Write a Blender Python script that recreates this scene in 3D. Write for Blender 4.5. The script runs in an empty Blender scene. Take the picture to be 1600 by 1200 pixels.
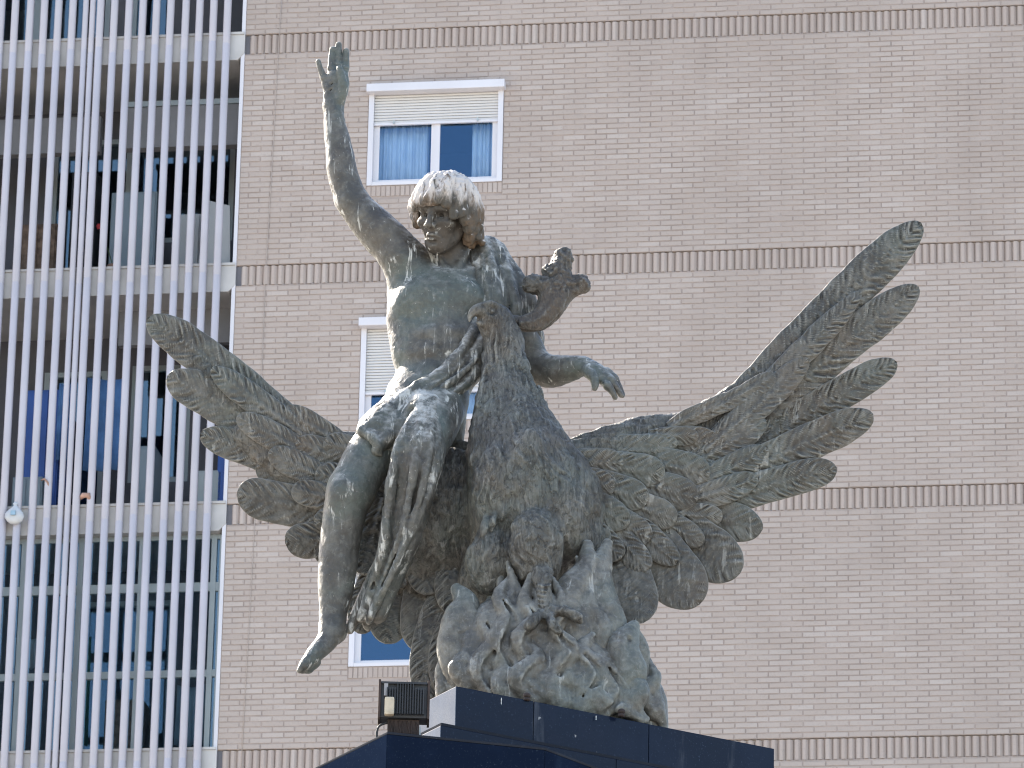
import bpy, math, random
import numpy as np
from mathutils import Vector, Matrix, noise as mnoise

random.seed(7)
np.random.seed(7)
SC = bpy.context.scene
COL = SC.collection
R_ = math.radians

# ------------------------------------------------------------------ camera
PITCH, ROLL, FPX = R_(20.0), 0.0206, 8430.0
CAM = np.array([0.0, 0.0, 1.6])
F = np.array([0.0, math.cos(PITCH), math.sin(PITCH)])
R0 = np.array([1.0, 0.0, 0.0])
U0 = np.cross(R0, F)
RV = math.cos(ROLL) * R0 + math.sin(ROLL) * U0
UV = -math.sin(ROLL) * R0 + math.cos(ROLL) * U0
cd = bpy.data.cameras.new('camera')
cd.sensor_width = 36.0
cd.lens = FPX / 1600.0 * 36.0
cd.clip_end = 3000.0
cd.dof.use_dof = True
cd.dof.focus_distance = 23.8
cd.dof.aperture_fstop = 38.0
cam = bpy.data.objects.new('camera', cd)
COL.objects.link(cam)
M = Matrix(((RV[0], UV[0], -F[0], CAM[0]), (RV[1], UV[1], -F[1], CAM[1]), (RV[2], UV[2], -F[2], CAM[2]), (0, 0, 0, 1)))
cam.matrix_world = M
SC.camera = cam

# ------------------------------------------------------------------ daylight
SUN_EL, SUN_BACK = R_(36.0), R_(46.0)          # sun high on the left, behind the statue
SUNV = np.array([-math.cos(SUN_EL) * math.cos(SUN_BACK), math.cos(SUN_EL) * math.sin(SUN_BACK), math.sin(SUN_EL)])
w = bpy.data.worlds.new('World')
SC.world = w
w.use_nodes = True
nt = w.node_tree
sky = nt.nodes.new('ShaderNodeTexSky')
sky.sky_type = 'NISHITA'
sky.sun_disc = False
sky.sun_elevation = SUN_EL
sky.sun_rotation = math.atan2(SUNV[0], SUNV[1])
sky.air_density = 1.0
sky.dust_density = 1.2
sky.ozone_density = 1.0
bg = nt.nodes['Background']
bg.inputs['Strength'].default_value = 0.15
nt.links.new(sky.outputs[0], bg.inputs[0])
sd = bpy.data.lights.new('sun', 'SUN')
sd.energy = 5.0
sd.angle = R_(0.53)
sd.color = (1.0, 0.95, 0.87)
sun = bpy.data.objects.new('sun', sd)
COL.objects.link(sun)
sun.location = (-20, 20, 40)
sun.rotation_euler = Vector((-SUNV[0], -SUNV[1], -SUNV[2])).to_track_quat('-Z', 'Y').to_euler()
SC.cycles.pixel_filter_type = 'BLACKMAN_HARRIS'
SC.cycles.filter_width = 1.15
vs = SC.view_settings
vs.view_transform = 'Standard'
vs.look = 'None'
vs.exposure = 1.77
vs.gamma = 1.0
vs.use_curve_mapping = False
vs.use_white_balance = True            # the camera was balanced for open shade
vs.white_balance_temperature = 7000
vs.white_balance_tint = 12

# ------------------------------------------------------------------ helpers
def tag(o, label=None, cat=None, group=None, kind=None):
    if label: o['label'] = label
    if cat: o['category'] = cat
    if group: o['group'] = group
    if kind: o['kind'] = kind
    return o

def empty(name, loc=(0, 0, 0), rz=0.0, parent=None):
    o = bpy.data.objects.new(name, None)
    o.location = loc
    o.rotation_euler = (0, 0, rz)
    o.parent = parent
    o.empty_display_size = 0.2
    COL.objects.link(o)
    return o

def mesh_np(name, V, Fq, smooth=False):
    """V (n,3), Fq list of (m,k) int arrays"""
    me = bpy.data.meshes.new(name)
    if isinstance(Fq, np.ndarray): Fq = [Fq]
    Fq = [f for f in Fq if len(f)]
    V = np.asarray(V, np.float32)
    me.vertices.add(len(V))
    me.vertices.foreach_set('co', V.ravel())
    nl = sum(f.size for f in Fq)
    nf = sum(len(f) for f in Fq)
    me.loops.add(nl)
    me.loops.foreach_set('vertex_index', np.concatenate([f.ravel() for f in Fq]).astype(np.int32))
    me.polygons.add(nf)
    tot = np.concatenate([np.full(len(f), f.shape[1]) for f in Fq])
    st = np.concatenate([[0], np.cumsum(tot)[:-1]])
    me.polygons.foreach_set('loop_start', st.astype(np.int32))
    me.polygons.foreach_set('use_smooth', np.full(nf, smooth))
    me.update(calc_edges=True)
    me.validate()
    return me

def obj(name, me, mat=None, parent=None):
    o = bpy.data.objects.new(name, me)
    if mat is not None and len(me.materials) == 0: me.materials.append(mat)
    COL.objects.link(o)
    o.parent = parent
    return o

class MB:
    """collects boxes / prisms / tubes into one mesh"""
    def __init__(s): s.v = []; s.f = []
    def box(s, x0, x1, y0, y1, z0, z1):
        b = len(s.v)
        s.v += [(x0, y0, z0), (x1, y0, z0), (x1, y1, z0), (x0, y1, z0), (x0, y0, z1), (x1, y0, z1), (x1, y1, z1), (x0, y1, z1)]
        s.f += [tuple(b + i for i in q) for q in ((0, 3, 2, 1), (4, 5, 6, 7), (0, 1, 5, 4), (1, 2, 6, 5), (2, 3, 7, 6), (3, 0, 4, 7))]
        return s
    def quad(s, a, b_, c_, d):
        b = len(s.v); s.v += [a, b_, c_, d]; s.f.append((b, b + 1, b + 2, b + 3)); return s
    def prism(s, pts, z0, z1):
        b = len(s.v); n = len(pts)
        s.v += [(p[0], p[1], z0) for p in pts] + [(p[0], p[1], z1) for p in pts]
        s.f += [tuple(b + i for i in range(n))[::-1], tuple(b + n + i for i in range(n))]
        s.f += [(b + i, b + (i + 1) % n, b + n + (i + 1) % n, b + n + i) for i in range(n)]
        return s
    def tube(s, pts, r, n=10, cap=True):
        pts = [Vector(p) for p in pts]
        rr = r if isinstance(r, (list, tuple)) else [r] * len(pts)
        b = len(s.v)
        up = Vector((0.31, 0.17, 0.93))
        for i, p in enumerate(pts):
            t = (pts[min(i + 1, len(pts) - 1)] - pts[max(i - 1, 0)]).normalized()
            a = t.cross(up)
            if a.length < 1e-3: a = t.cross(Vector((1, 0, 0)))
            a.normalize(); c2 = t.cross(a)
            for k in range(n):
                th = 2 * math.pi * k / n
                s.v.append(tuple(p + rr[i] * (math.cos(th) * a + math.sin(th) * c2)))
        for i in range(len(pts) - 1):
            for k in range(n):
                s.f.append((b + i * n + k, b + i * n + (k + 1) % n, b + (i + 1) * n + (k + 1) % n, b + (i + 1) * n + k))
        if cap:
            s.f.append(tuple(b + k for k in range(n))[::-1])
            e = b + (len(pts) - 1) * n
            s.f.append(tuple(e + k for k in range(n)))
        return s
    def mesh(s, name, smooth=False, bevel=0.0):
        me = bpy.data.meshes.new(name)
        me.from_pydata(s.v, [], s.f)
        if bevel:
            import bmesh
            bm = bmesh.new(); bm.from_mesh(me)
            bmesh.ops.recalc_face_normals(bm, faces=bm.faces)
            bmesh.ops.bevel(bm, geom=list(bm.edges), offset=bevel, segments=2, profile=0.7, affect='EDGES', clamp_overlap=True)
            bm.to_mesh(me); bm.free()
        if smooth: me.polygons.foreach_set('use_smooth', [True] * len(me.polygons))
        me.update()
        return me
    def build(s, name, mat, parent=None, smooth=False, bevel=0.0):
        return obj(name, s.mesh(name, smooth, bevel), mat, parent)

# ------------------------------------------------------------------ materials
class NT:
    def __init__(s, name):
        s.m = bpy.data.materials.new(name); s.m.use_nodes = True
        s.n = s.m.node_tree.nodes; s.l = s.m.node_tree.links
        s.b = s.n['Principled BSDF']
    def __call__(s, typ, **kw):
        nd = s.n.new('ShaderNode' + typ)
        for k, v in kw.items():
            if k.startswith('i_'):
                key = k[2:]
                key = int(key) if key.isdigit() else key.replace('_', ' ')
                s.set(nd.inputs[key], v)
            else: setattr(nd, k, v)
        return nd
    def set(s, sock, v):
        if hasattr(v, 'outputs'): v = v.outputs[0]
        if isinstance(v, bpy.types.NodeSocket): s.l.new(v, sock)
        elif isinstance(v, (tuple, list)) and len(v) == 3 and sock.type == 'RGBA': sock.default_value = (*v, 1)
        else: sock.default_value = v
    def mix(s, fac, a, b, mode='MIX'):
        nd = s.n.new('ShaderNodeMix'); nd.data_type = 'RGBA'; nd.blend_type = mode
        s.set(nd.inputs[0], fac); s.set(nd.inputs[6], a); s.set(nd.inputs[7], b)
        return nd.outputs[2]
    def math(s, op, a, b=0.0, c=None, clamp=False):
        nd = s.n.new('ShaderNodeMath'); nd.operation = op; nd.use_clamp = clamp
        s.set(nd.inputs[0], a); s.set(nd.inputs[1], b)
        if c is not None: s.set(nd.inputs[2], c)
        return nd.outputs[0]
    def ramp(s, v, a, b, lo=0.0, hi=1.0):
        nd = s.n.new('ShaderNodeMapRange'); nd.interpolation_type = 'SMOOTHSTEP'
        s.set(nd.inputs[0], v)
        for i, q in enumerate((a, b, lo, hi)): nd.inputs[i + 1].default_value = q
        return nd.outputs[0]
    def coord(s, kind='Object', scale=(1, 1, 1), rot=(0, 0, 0)):
        tc = s.n.new('ShaderNodeTexCoord'); mp = s.n.new('ShaderNodeMapping')
        mp.inputs['Scale'].default_value = scale; mp.inputs['Rotation'].default_value = rot
        s.l.new(tc.outputs[kind], mp.inputs[0]); return mp.outputs[0]
    def noise(s, co, scale, detail=4, rough=0.55, dist=0.0):
        nd = s.n.new('ShaderNodeTexNoise')
        s.l.new(co, nd.inputs['Vector'])
        nd.inputs['Scale'].default_value = scale; nd.inputs['Detail'].default_value = detail
        nd.inputs['Roughness'].default_value = rough; nd.inputs['Distortion'].default_value = dist
        return nd.outputs[0]
    def bump(s, h, strength=0.3, dist=0.01, prev=None):
        nd = s.n.new('ShaderNodeBump'); nd.inputs['Strength'].default_value = strength; nd.inputs['Distance'].default_value = dist
        s.l.new(h, nd.inputs['Height'])
        if prev is not None: s.l.new(prev, nd.inputs['Normal'])
        return nd.outputs[0]
    def fin(s, color=None, rough=None, metal=None, normal=None, spec=None):
        if color is not None: s.set(s.b.inputs['Base Color'], color)
        if rough is not None: s.set(s.b.inputs['Roughness'], rough)
        if metal is not None: s.set(s.b.inputs['Metallic'], metal)
        if normal is not None: s.set(s.b.inputs['Normal'], normal)
        if spec is not None: s.set(s.b.inputs['Specular IOR Level'], spec)
        return s.m

def simple(name, col, rough=0.6, metal=0.0, var=0.12, nscale=3.0, bump=0.0):
    t = NT(name); co = t.coord()
    n = t.noise(co, nscale, 5)
    c2 = t.mix(t.ramp(n, 0.3, 0.7), tuple(x * (1 - var) for x in col), tuple(min(1, x * (1 + var)) for x in col))
    nb = t.bump(t.noise(co, nscale * 12, 3), bump, 0.004) if bump else None
    return t.fin(c2, rough, metal, nb)

def bronze(name, white=0.3, green=0.5, strokes=0.0, light=1.0, brown=0.35, spot=None):
    t = NT(name)
    co = t.coord()
    g = t('NewGeometry')
    big = t.noise(co, 2.2, 5, 0.6, 0.4)
    mid = t.noise(co, 9.0, 6, 0.62, 0.3)
    fine = t.noise(co, 60.0, 4, 0.6)
    dark = tuple(light * x for x in (0.040, 0.038, 0.034))
    gry = tuple(light * x for x in (0.098, 0.096, 0.086))
    grn = tuple(light * x for x in (0.066, 0.086, 0.078))
    brn = tuple(light * x for x in (0.075, 0.055, 0.039))
    c0 = t.mix(t.ramp(mid, 0.36, 0.66), dark, gry)
    c0 = t.mix(t.math('MULTIPLY', t.ramp(big, 0.46, 0.62), green), c0, grn)
    big2 = t.noise(t.coord(scale=(1, 1, 0.6)), 3.1, 5, 0.6, 0.5)
    c0 = t.mix(t.math('MULTIPLY', t.ramp(big2, 0.50 - 0.16 * (brown > .8), 0.66), brown), c0, brn)
    # fine mottling and dark rain runs
    mot = t.noise(co, 34.0, 5, 0.7, 0.6)
    c0 = t.mix(t.math('MULTIPLY', t.ramp(mot, 0.50, 0.40), 0.26), c0, tuple(light * x for x in (0.028, 0.029, 0.027)))
    c0 = t.mix(t.math('MULTIPLY', t.ramp(mot, 0.53, 0.64), 0.30), c0, tuple(light * x for x in (0.15, 0.15, 0.138)))
    drk = t.noise(t.coord(scale=(1, 1, 0.10)), 19.0, 5, 0.62, 0.7)
    c0 = t.mix(t.math('MULTIPLY', t.ramp(drk, 0.54, 0.64), 0.30), c0, tuple(light * x for x in (0.030, 0.031, 0.028)))
    if spot is not None:                      # a browner patina that stayed on the face
        ds = t('VectorMath', operation='DISTANCE'); t.l.new(co, ds.inputs[0]); ds.inputs[1].default_value = spot[0]
        c0 = t.mix(t.math('MULTIPLY', t.ramp(t.math('ADD', ds.outputs['Value'], t.math('MULTIPLY', mid, 0.10)), spot[1] + .10, spot[1]), 0.95), c0, t.mix(t.ramp(mid, .35, .65), (0.030, 0.026, 0.022), (0.062, 0.052, 0.043)))
    # worn raised edges; creases carry grime and shade painted into the colour
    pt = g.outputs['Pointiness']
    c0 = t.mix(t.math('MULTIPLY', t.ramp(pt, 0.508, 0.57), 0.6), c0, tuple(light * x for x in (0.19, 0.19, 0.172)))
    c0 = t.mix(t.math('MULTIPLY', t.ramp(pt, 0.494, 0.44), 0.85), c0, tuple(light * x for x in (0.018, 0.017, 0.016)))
    # lime and droppings washed down by rain: vertical runs
    st = t.noise(t.coord(scale=(1, 1, 0.09)), 26.0, 5, 0.6, 0.5)
    br = t.noise(co, 6.0, 5, 0.7)
    run = t.math('MULTIPLY', t.ramp(st, 0.59 - .05 * (white > .6), 0.66 - .04 * (white > .6)), t.ramp(br, 0.42, 0.58))
    c0 = t.mix(t.math('MULTIPLY', run, min(1.0, white * 2.2), clamp=True), c0, (0.46, 0.46, 0.43))
    sep = t('SeparateXYZ'); t.l.new(g.outputs['Normal'], sep.inputs[0])
    up = t.ramp(sep.outputs[2], 0.25 - .25 * (white > .6), 0.95 - .15 * (white > .6))
    lime = t.math('MULTIPLY', up, t.ramp(t.noise(co, 14, 5, 0.7), 0.40, 0.60))
    c0 = t.mix(t.math('MULTIPLY', lime, min(1.0, white * 1.8), clamp=True), c0, (0.50, 0.49, 0.46))
    speck = t.ramp(t.noise(co, 75, 2, 0.5), 0.70, 0.76)
    c0 = t.mix(t.math('MULTIPLY', speck, white * 0.8, clamp=True), c0, (0.5, 0.5, 0.47))
    h = t.math('ADD', t.math('MULTIPLY', fine, 0.5), mid)
    nb = t.bump(h, 0.5, 0.014)
    if strokes:
        s1 = t.noise(t.coord(scale=(1, 1, 0.20)), 40.0, 4, 0.62, 1.4)
        nb = t.bump(s1, strokes, 0.035, nb)
        s3 = t.noise(t.coord(scale=(1, 1, 0.26)), 21.0, 3, 0.55, 1.8)
        inc = t.ramp(t.math('ABSOLUTE', t.math('SUBTRACT', s3, 0.5)), 0.0, 0.035)       # incised strokes
        nb = t.bump(inc, min(1.0, strokes), 0.030, nb)
        c0 = t.mix(t.math('MULTIPLY', t.ramp(s1, 0.50, 0.36), strokes * 0.6, clamp=True), c0, (0.024, 0.023, 0.020))
        c0 = t.mix(t.math('MULTIPLY', t.math('SUBTRACT', 1.0, inc), strokes * 0.75, clamp=True), c0, (0.016, 0.015, 0.013))
    return t.fin(c0, t.ramp(mid, 0.3, 0.7, 0.45, 0.68), 0.0, nb, 0.45)

def whitewash(name):
    """hair, crusted white with runs of dark bronze between"""
    t = NT(name); co = t.coord(); g = t('NewGeometry')
    sep = t('SeparateXYZ'); t.l.new(g.outputs['Normal'], sep.inputs[0])
    st = t.noise(t.coord(scale=(1, 1, 0.3)), 24.0, 5, 0.65, 0.5)
    tc = t('TexCoord'); s2 = t('SeparateXYZ'); t.l.new(tc.outputs['Object'], s2.inputs[0])
    up = t.ramp(sep.outputs[2], -0.10, 0.40)
    front = t.ramp(t.math('ADD', s2.outputs[2], t.math('MULTIPLY_ADD', t.noise(t.coord(scale=(1, 1, 0.35)), 30.0, 4, 0.65), 0.16, -0.08)), HAIR_Z0, HAIR_Z1)
    fac = t.math('MULTIPLY', t.ramp(st, 0.36, 0.50), t.math('MAXIMUM', up, front))
    base = t.mix(t.ramp(t.noise(co, 8, 4), 0.4, 0.6), (0.07, 0.066, 0.058), (0.13, 0.09, 0.06))
    c0 = t.mix(fac, base, (0.52, 0.48, 0.45))
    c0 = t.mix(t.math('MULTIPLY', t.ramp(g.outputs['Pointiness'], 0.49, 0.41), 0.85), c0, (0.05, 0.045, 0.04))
    return t.fin(c0, 0.75, 0.0, t.bump(t.noise(co, 55, 4), 0.5, 0.01), 0.3)

def brick_mat(name, a, b, c_):
    t = NT(name); g = t('NewGeometry'); oi = t('ObjectInfo')
    rnd = t.math('FRACT', t.math('ADD', t.math('MULTIPLY', g.outputs['Random Per Island'], 1.0), t.math('MULTIPLY', oi.outputs['Random'], 7.31)))
    wn = t('TexWhiteNoise', noise_dimensions='1D'); t.l.new(rnd, wn.inputs['W'])
    geo = t('NewGeometry')
    mp = t('Mapping'); t.l.new(geo.outputs['Position'], mp.inputs[0])
    co = mp.outputs[0]
    c0 = t.mix(rnd, a, b)
    c0 = t.mix(t.math('MULTIPLY', t.ramp(wn.outputs[0], 0.72, 1.0), 0.8), c0, c_)
    patch = t.noise(co, 0.55, 5, 0.6)
    c0 = t.mix(t.math('MULTIPLY', t.ramp(patch, 0.42, 0.66), 0.5), c0, tuple(x * 0.86 for x in a))
    mp2 = t('Mapping'); mp2.inputs['Scale'].default_value = (1, 1, 0.12); t.l.new(geo.outputs['Position'], mp2.inputs[0])
    stain = t.noise(mp2.outputs[0], 2.6, 5, 0.6)
    c0 = t.mix(t.math('MULTIPLY', t.ramp(stain, 0.56, 0.72), 0.13), c0, tuple(x * 0.66 for x in a))
    grain = t.noise(co, 38, 4, 0.65)
    c0 = t.mix(t.math('MULTIPLY', t.ramp(grain, 0.50, 0.72), 0.30), c0, tuple(x * 0.72 for x in a))
    return t.fin(c0, 0.85, 0.0, t.bump(grain, 0.4, 0.004), 0.3)

MAT = {}
MAT['brick'] = brick_mat('beige_brick', (0.393, 0.331, 0.295), (0.42, 0.361, 0.327), (0.447, 0.392, 0.360))
MAT['soldier'] = brick_mat('soldier_brick', (0.40, 0.333, 0.295), (0.425, 0.360, 0.324), (0.45, 0.391, 0.356))
MAT['mortar'] = simple('mortar', (0.352, 0.294, 0.266), 0.95, 0, 0.15, 2.5)
MAT['white_paint'] = simple('white_paint', (0.60, 0.59, 0.62), 0.4, 0, 0.04, 1.5)
MAT['tube'] = simple('white_tube_paint', (0.41, 0.40, 0.445), 0.4, 0, 0.06, 1.2)
MAT['concrete_white'] = simple('painted_concrete', (0.46, 0.45, 0.44), 0.8, 0, 0.12, 2.0, 0.15)
MAT['soffit'] = simple('soffit_plaster', (0.26, 0.26, 0.27), 0.9, 0, 0.1, 2.0)
MAT['shutter'] = simple('shutter_pvc', (0.56, 0.55, 0.54), 0.5, 0, 0.03, 2.0)
MAT['alu'] = simple('aluminium_frame', (0.36, 0.41, 0.42), 0.45, 0.1, 0.08, 2.0)
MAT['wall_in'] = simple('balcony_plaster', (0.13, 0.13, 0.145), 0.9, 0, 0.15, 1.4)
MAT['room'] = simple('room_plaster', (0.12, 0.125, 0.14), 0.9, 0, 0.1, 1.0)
MAT['dark'] = simple('dark_plastic', (0.02, 0.022, 0.026), 0.6, 0, 0.3, 6.0, 0.2)
MAT['rust'] = simple('dark_rusty_iron', (0.035, 0.022, 0.018), 0.8, 0, 0.5, 9.0, 0.4)
MAT['blue'] = simple('blue_plastic', (0.04, 0.12, 0.42), 0.45, 0, 0.15, 2.0)
MAT['bluecloth'] = simple('blue_cloth', (0.08, 0.20, 0.42), 0.9, 0, 0.25, 3.0)
MAT['palepanel'] = simple('pale_blue_panel', (0.24, 0.31, 0.36), 0.6, 0, 0.08, 2.0)
MAT['panel_white'] = simple('white_board', (0.42, 0.44, 0.45), 0.6, 0, 0.05, 2.0)
MAT['green'] = simple('green_cloth', (0.03, 0.14, 0.10), 0.9, 0, 0.3, 3.0)
MAT['red'] = simple('red_petal', (0.5, 0.05, 0.06), 0.6, 0, 0.2, 9.0)
MAT['leaf'] = simple('leaf', (0.05, 0.09, 0.04), 0.6, 0, 0.3, 9.0)
MAT['wicker'] = simple('wicker', (0.16, 0.11, 0.08), 0.8, 0, 0.4, 14.0, 0.3)
MAT['orange'] = simple('orange_cloth', (0.36, 0.22, 0.17), 0.9, 0, 0.2, 6.0)
MAT['bag'] = simple('white_plastic_bag', (0.46, 0.48, 0.50), 0.5, 0, 0.08, 7.0, 0.3)
MAT['bagprint'] = simple('pale_blue_print', (0.26, 0.40, 0.50), 0.5, 0, 0.2, 8.0)
MAT['curtain'] = simple('curtain_cloth', (0.80, 0.84, 0.88), 0.9, 0, 0.06, 4.0)
MAT['ground'] = simple('plaza_paving', (0.34, 0.31, 0.27), 0.9, 0, 0.15, 0.4, 0.2)

def glass_mat(name, tint, k):
    t = NT(name)
    out = [n for n in t.n if n.type == 'OUTPUT_MATERIAL'][0]
    gl = t('BsdfGlossy'); gl.inputs['Roughness'].default_value = 0.02
    gl.inputs['Color'].default_value = (*tint, 1)
    tr = t('BsdfTransparent'); tr.inputs['Color'].default_value = (0.86, 0.92, 0.96, 1)
    fr = t('Fresnel'); fr.inputs['IOR'].default_value = 1.5
    co = t.coord()
    t.l.new(t.bump(t.noise(co, 0.9, 2), 0.05, 0.05), gl.inputs['Normal'])
    mx = t('MixShader')
    t.l.new(t.math('ADD', fr.outputs[0], k, clamp=True), mx.inputs[0])
    t.l.new(tr.outputs[0], mx.inputs[1]); t.l.new(gl.outputs[0], mx.inputs[2])
    t.l.new(mx.outputs[0], out.inputs[0])
    return t.m
MAT['glass'] = glass_mat('window_glass', (0.34, 0.62, 0.95), 0.045)
MAT['glass2'] = glass_mat('balcony_glass', (0.6, 0.8, 0.9), 0.05)

def granite(name, col, col2, r0=0.16, spec=0.13, dustc=(0.16, 0.17, 0.19)):
    t = NT(name); co = t.coord()
    sp = t('TexVoronoi'); t.l.new(co, sp.inputs['Vector']); sp.inputs['Scale'].default_value = 160
    s = t.ramp(t.noise(co, 120, 3, 0.7), 0.60, 0.72)
    c0 = t.mix(s, col, col2)
    c0 = t.mix(t.math('MULTIPLY', t.ramp(t.noise(co, 3, 5, 0.6), 0.45, 0.7), 0.5), c0, tuple(x * 1.7 for x in col))
    dust = t.math('MULTIPLY', t.ramp(t.noise(t.coord(scale=(1, 1, 0.15)), 9, 5, 0.6), 0.60, 0.74), 0.25)
    c0 = t.mix(dust, c0, dustc)
    drops = t.ramp(t.noise(co, 26, 2, 0.5), 0.755, 0.775)
    c0 = t.mix(t.math('MULTIPLY', drops, 0.6), c0, (0.4, 0.4, 0.4))
    return t.fin(c0, t.ramp(t.noise(co, 6, 4), 0.3, 0.7, r0, r0 + .16), 0.0, None, spec)
MAT['granite'] = granite('polished_blue_black_granite', (0.005, 0.009, 0.021), (0.035, 0.05, 0.08))
MAT['granite_matt'] = granite('honed_blue_granite', (0.006, 0.011, 0.024), (0.03, 0.042, 0.06), 0.8, 0.0, (0.02, 0.035, 0.06))
MAT['granite_sky_sheen'] = granite('granite_painted_sky_sheen', (0.006, 0.012, 0.028), (0.035, 0.05, 0.08), 0.14, 0.32, (0.07, 0.10, 0.15))
MAT['granite_sky_sheen'].node_tree.nodes['Principled BSDF'].inputs['Specular Tint'].default_value = (0.60, 0.80, 1.0, 1)  # same granite; sky reflection tinted into the material for left faces only
MAT['granite_rim'] = granite('weathered_granite_rim', (0.022, 0.025, 0.032), (0.05, 0.055, 0.065), 0.85, 0.02, (0.05, 0.055, 0.06))
MAT['granite_edge'] = simple('granite_sawn_edge', (0.04, 0.042, 0.045), 0.8, 0, 0.25, 6.0)
MAT['dropping'] = simple('white_dropping', (0.6, 0.6, 0.58), 0.9, 0, 0.1, 20.0)

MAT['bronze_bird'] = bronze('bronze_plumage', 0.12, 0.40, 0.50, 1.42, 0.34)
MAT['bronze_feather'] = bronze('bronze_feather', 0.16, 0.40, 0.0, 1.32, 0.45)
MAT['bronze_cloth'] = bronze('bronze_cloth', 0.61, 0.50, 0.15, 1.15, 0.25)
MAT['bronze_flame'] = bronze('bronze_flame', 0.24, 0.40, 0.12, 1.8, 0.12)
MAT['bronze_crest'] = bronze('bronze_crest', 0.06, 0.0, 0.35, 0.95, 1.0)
MAT['pupil'] = simple('dark_hollow', (0.012, 0.012, 0.012), 0.9)

# ------------------------------------------------------------------ ground
g = obj('ground', mesh_np('ground', [(-600, -600, 0), (600, -600, 0), (600, 600, 0), (-600, 600, 0)], np.array([[0, 1, 2, 3]])), MAT['ground'])
tag(g, kind='structure')

# ------------------------------------------------------------------ facade frame
PHI = R_(8.34)
FD = 60.0
FC = CAM + F * FD
FU = np.array([math.cos(PHI), -math.sin(PHI), 0.0])
FN = np.array([-math.sin(PHI), -math.cos(PHI), 0.0])
def ray(x, y):
    d = F + (x - 800.0) / FPX * RV + (600.0 - y) / FPX * UV
    return d
def fac(x, y, off=0.0):
    """photo direction -> (u, z) on the facade plane (off = metres in front of it)"""
    d = ray(x, y)
    P0 = FC + FN * off
    t = ((P0 - CAM) @ FN) / (d @ FN)
    P = CAM + t * d
    return (P - FC) @ FU, P[2]
BLD = empty('apartment_building', (FC[0], FC[1], 0.0), -PHI)
tag(BLD, 'pale beige brick apartment block with white tube screened balconies behind the statue', 'building')

UL = -3.18                       # left edge of the brick wall
UR = 11.0
BT = 26.483                      # top of the uppermost brick band in view
ST = 2.842                       # storey height
BH = 0.245                       # band height
NC = 41                          # brick courses between two bands
PROUD = 0.0065
ZLO, ZHI = BT - 4 * ST + 0.9, BT + 1.6

# windows (outer frame rectangles)
WL, _ = fac(575, 215); WR, _ = fac(786, 215)
_, WZ1 = fac(680, 139); _, WZ0 = fac(680, 287.5)
wu2, _ = fac(562.5, 590); wu3, _ = fac(543, 1030)
wins = [(WL, WR, WZ0, WZ1), (wu2, wu2 + WR - WL, WZ0 - ST, WZ1 - ST), (wu3 + 0.01, wu3 + 0.01 + WR - WL, WZ0 - 2 * ST, WZ1 - 2 * ST)]
RS = 0.13                        # brick-on-end sill course under a window
bands = [(BT - i * ST - BH, BT - i * ST) for i in range(-1, 5)]

# backing wall (mortar) with recesses for the bands and holes for the windows
mb = MB()
zs = sorted(set([10.0, 31.0] + [z for b in bands for z in b if 10 < z < 31] + [z for w_ in wins for z in (w_[2], w_[3])]))
us = sorted(set([UL, UR] + [u for w_ in wins for u in (w_[0], w_[1])]))
REC = 0.032
def in_win(u, z):
    return any(w_[0] < u < w_[1] and w_[2] < z < w_[3] for w_ in wins)
def in_band(z):
    return any(b[0] < z < b[1] for b in bands)
for i in range(len(us) - 1):
    for j in range(len(zs) - 1):
        u, z = (us[i] + us[i + 1]) / 2, (zs[j] + zs[j + 1]) / 2
        if in_win(u, z): continue
        y = REC if in_band(z) else 0.0
        mb.quad((us[i], y, zs[j]), (us[i + 1], y, zs[j]), (us[i + 1], y, zs[j + 1]), (us[i], y, zs[j + 1]))
for b in bands:
    if b[0] > 10 and b[1] < 31:
        mb.quad((UL, 0, b[0]), (UR, 0, b[0]), (UR, REC, b[0]), (UL, REC, b[0]))
        mb.quad((UL, 0, b[1]), (UL, REC, b[1]), (UR, REC, b[1]), (UR, 0, b[1]))
for a, b, c_, d in wins:
    D = 0.14
    mb.quad((a, 0, c_), (a, D, c_), (a, D, d), (a, 0, d)); mb.quad((b, 0, c_), (b, 0, d), (b, D, d), (b, D, c_))
    mb.quad((a, 0, c_), (b, 0, c_), (b, D, c_), (a, D, c_)); mb.quad((a, 0, d), (a, D, d), (b, D, d), (b, 0, d))
WALL = mb.build('brick_wall', MAT['mortar'], BLD)

# courses of bricks
BL, JT = 0.2475, 0.0105
full_rects, part_rects = [], []
def clip_spans(z0, z1):
    cuts = []
    for a, b, c_, d in wins:
        if z1 > c_ - RS + 0.005 and z0 < d - 0.005: cuts.append((a - 0.004, b + 0.004))
    spans, s = [], UL + 0.012
    for a, b in sorted(cuts):
        spans.append((s, a)); s = b
    spans.append((s, UR))
    return spans
rng = random.Random(3)
for bi in range(-1, 4):
    zt = BT - bi * ST - BH - JT
    zb = BT - (bi + 1) * ST
    ch = (zt - zb) / NC
    for r in range(NC):
        z0 = zb + r * ch + JT * 0.35; z1 = z0 + ch - JT * 0.95
        if z1 < ZLO or z0 > ZHI: continue
        offs = (r % 2) * BL * 0.5 + rng.uniform(-0.006, 0.006) + 0.03
        for (s, e) in clip_spans(z0, z1):
            k = math.floor((s - offs) / BL)
            while offs + k * BL < e:
                a = max(s, offs + k * BL + JT * 0.5); b = min(e, offs + (k + 1) * BL - JT * 0.5)
                k += 1
                if b - a < 0.03: continue
                (full_rects if b - a > BL - JT - 0.004 else part_rects).append((a, b, z0, z1))
def cam_dist(u, z):
    P = np.array([FC[0], FC[1], 0]) + u * FU + np.array([0, 0, z])
    d = P - CAM
    dep = d @ F
    return np.linalg.norm(d), 800 + FPX * (d @ RV) / dep, 600 - FPX * (d @ UV) / dep
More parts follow.
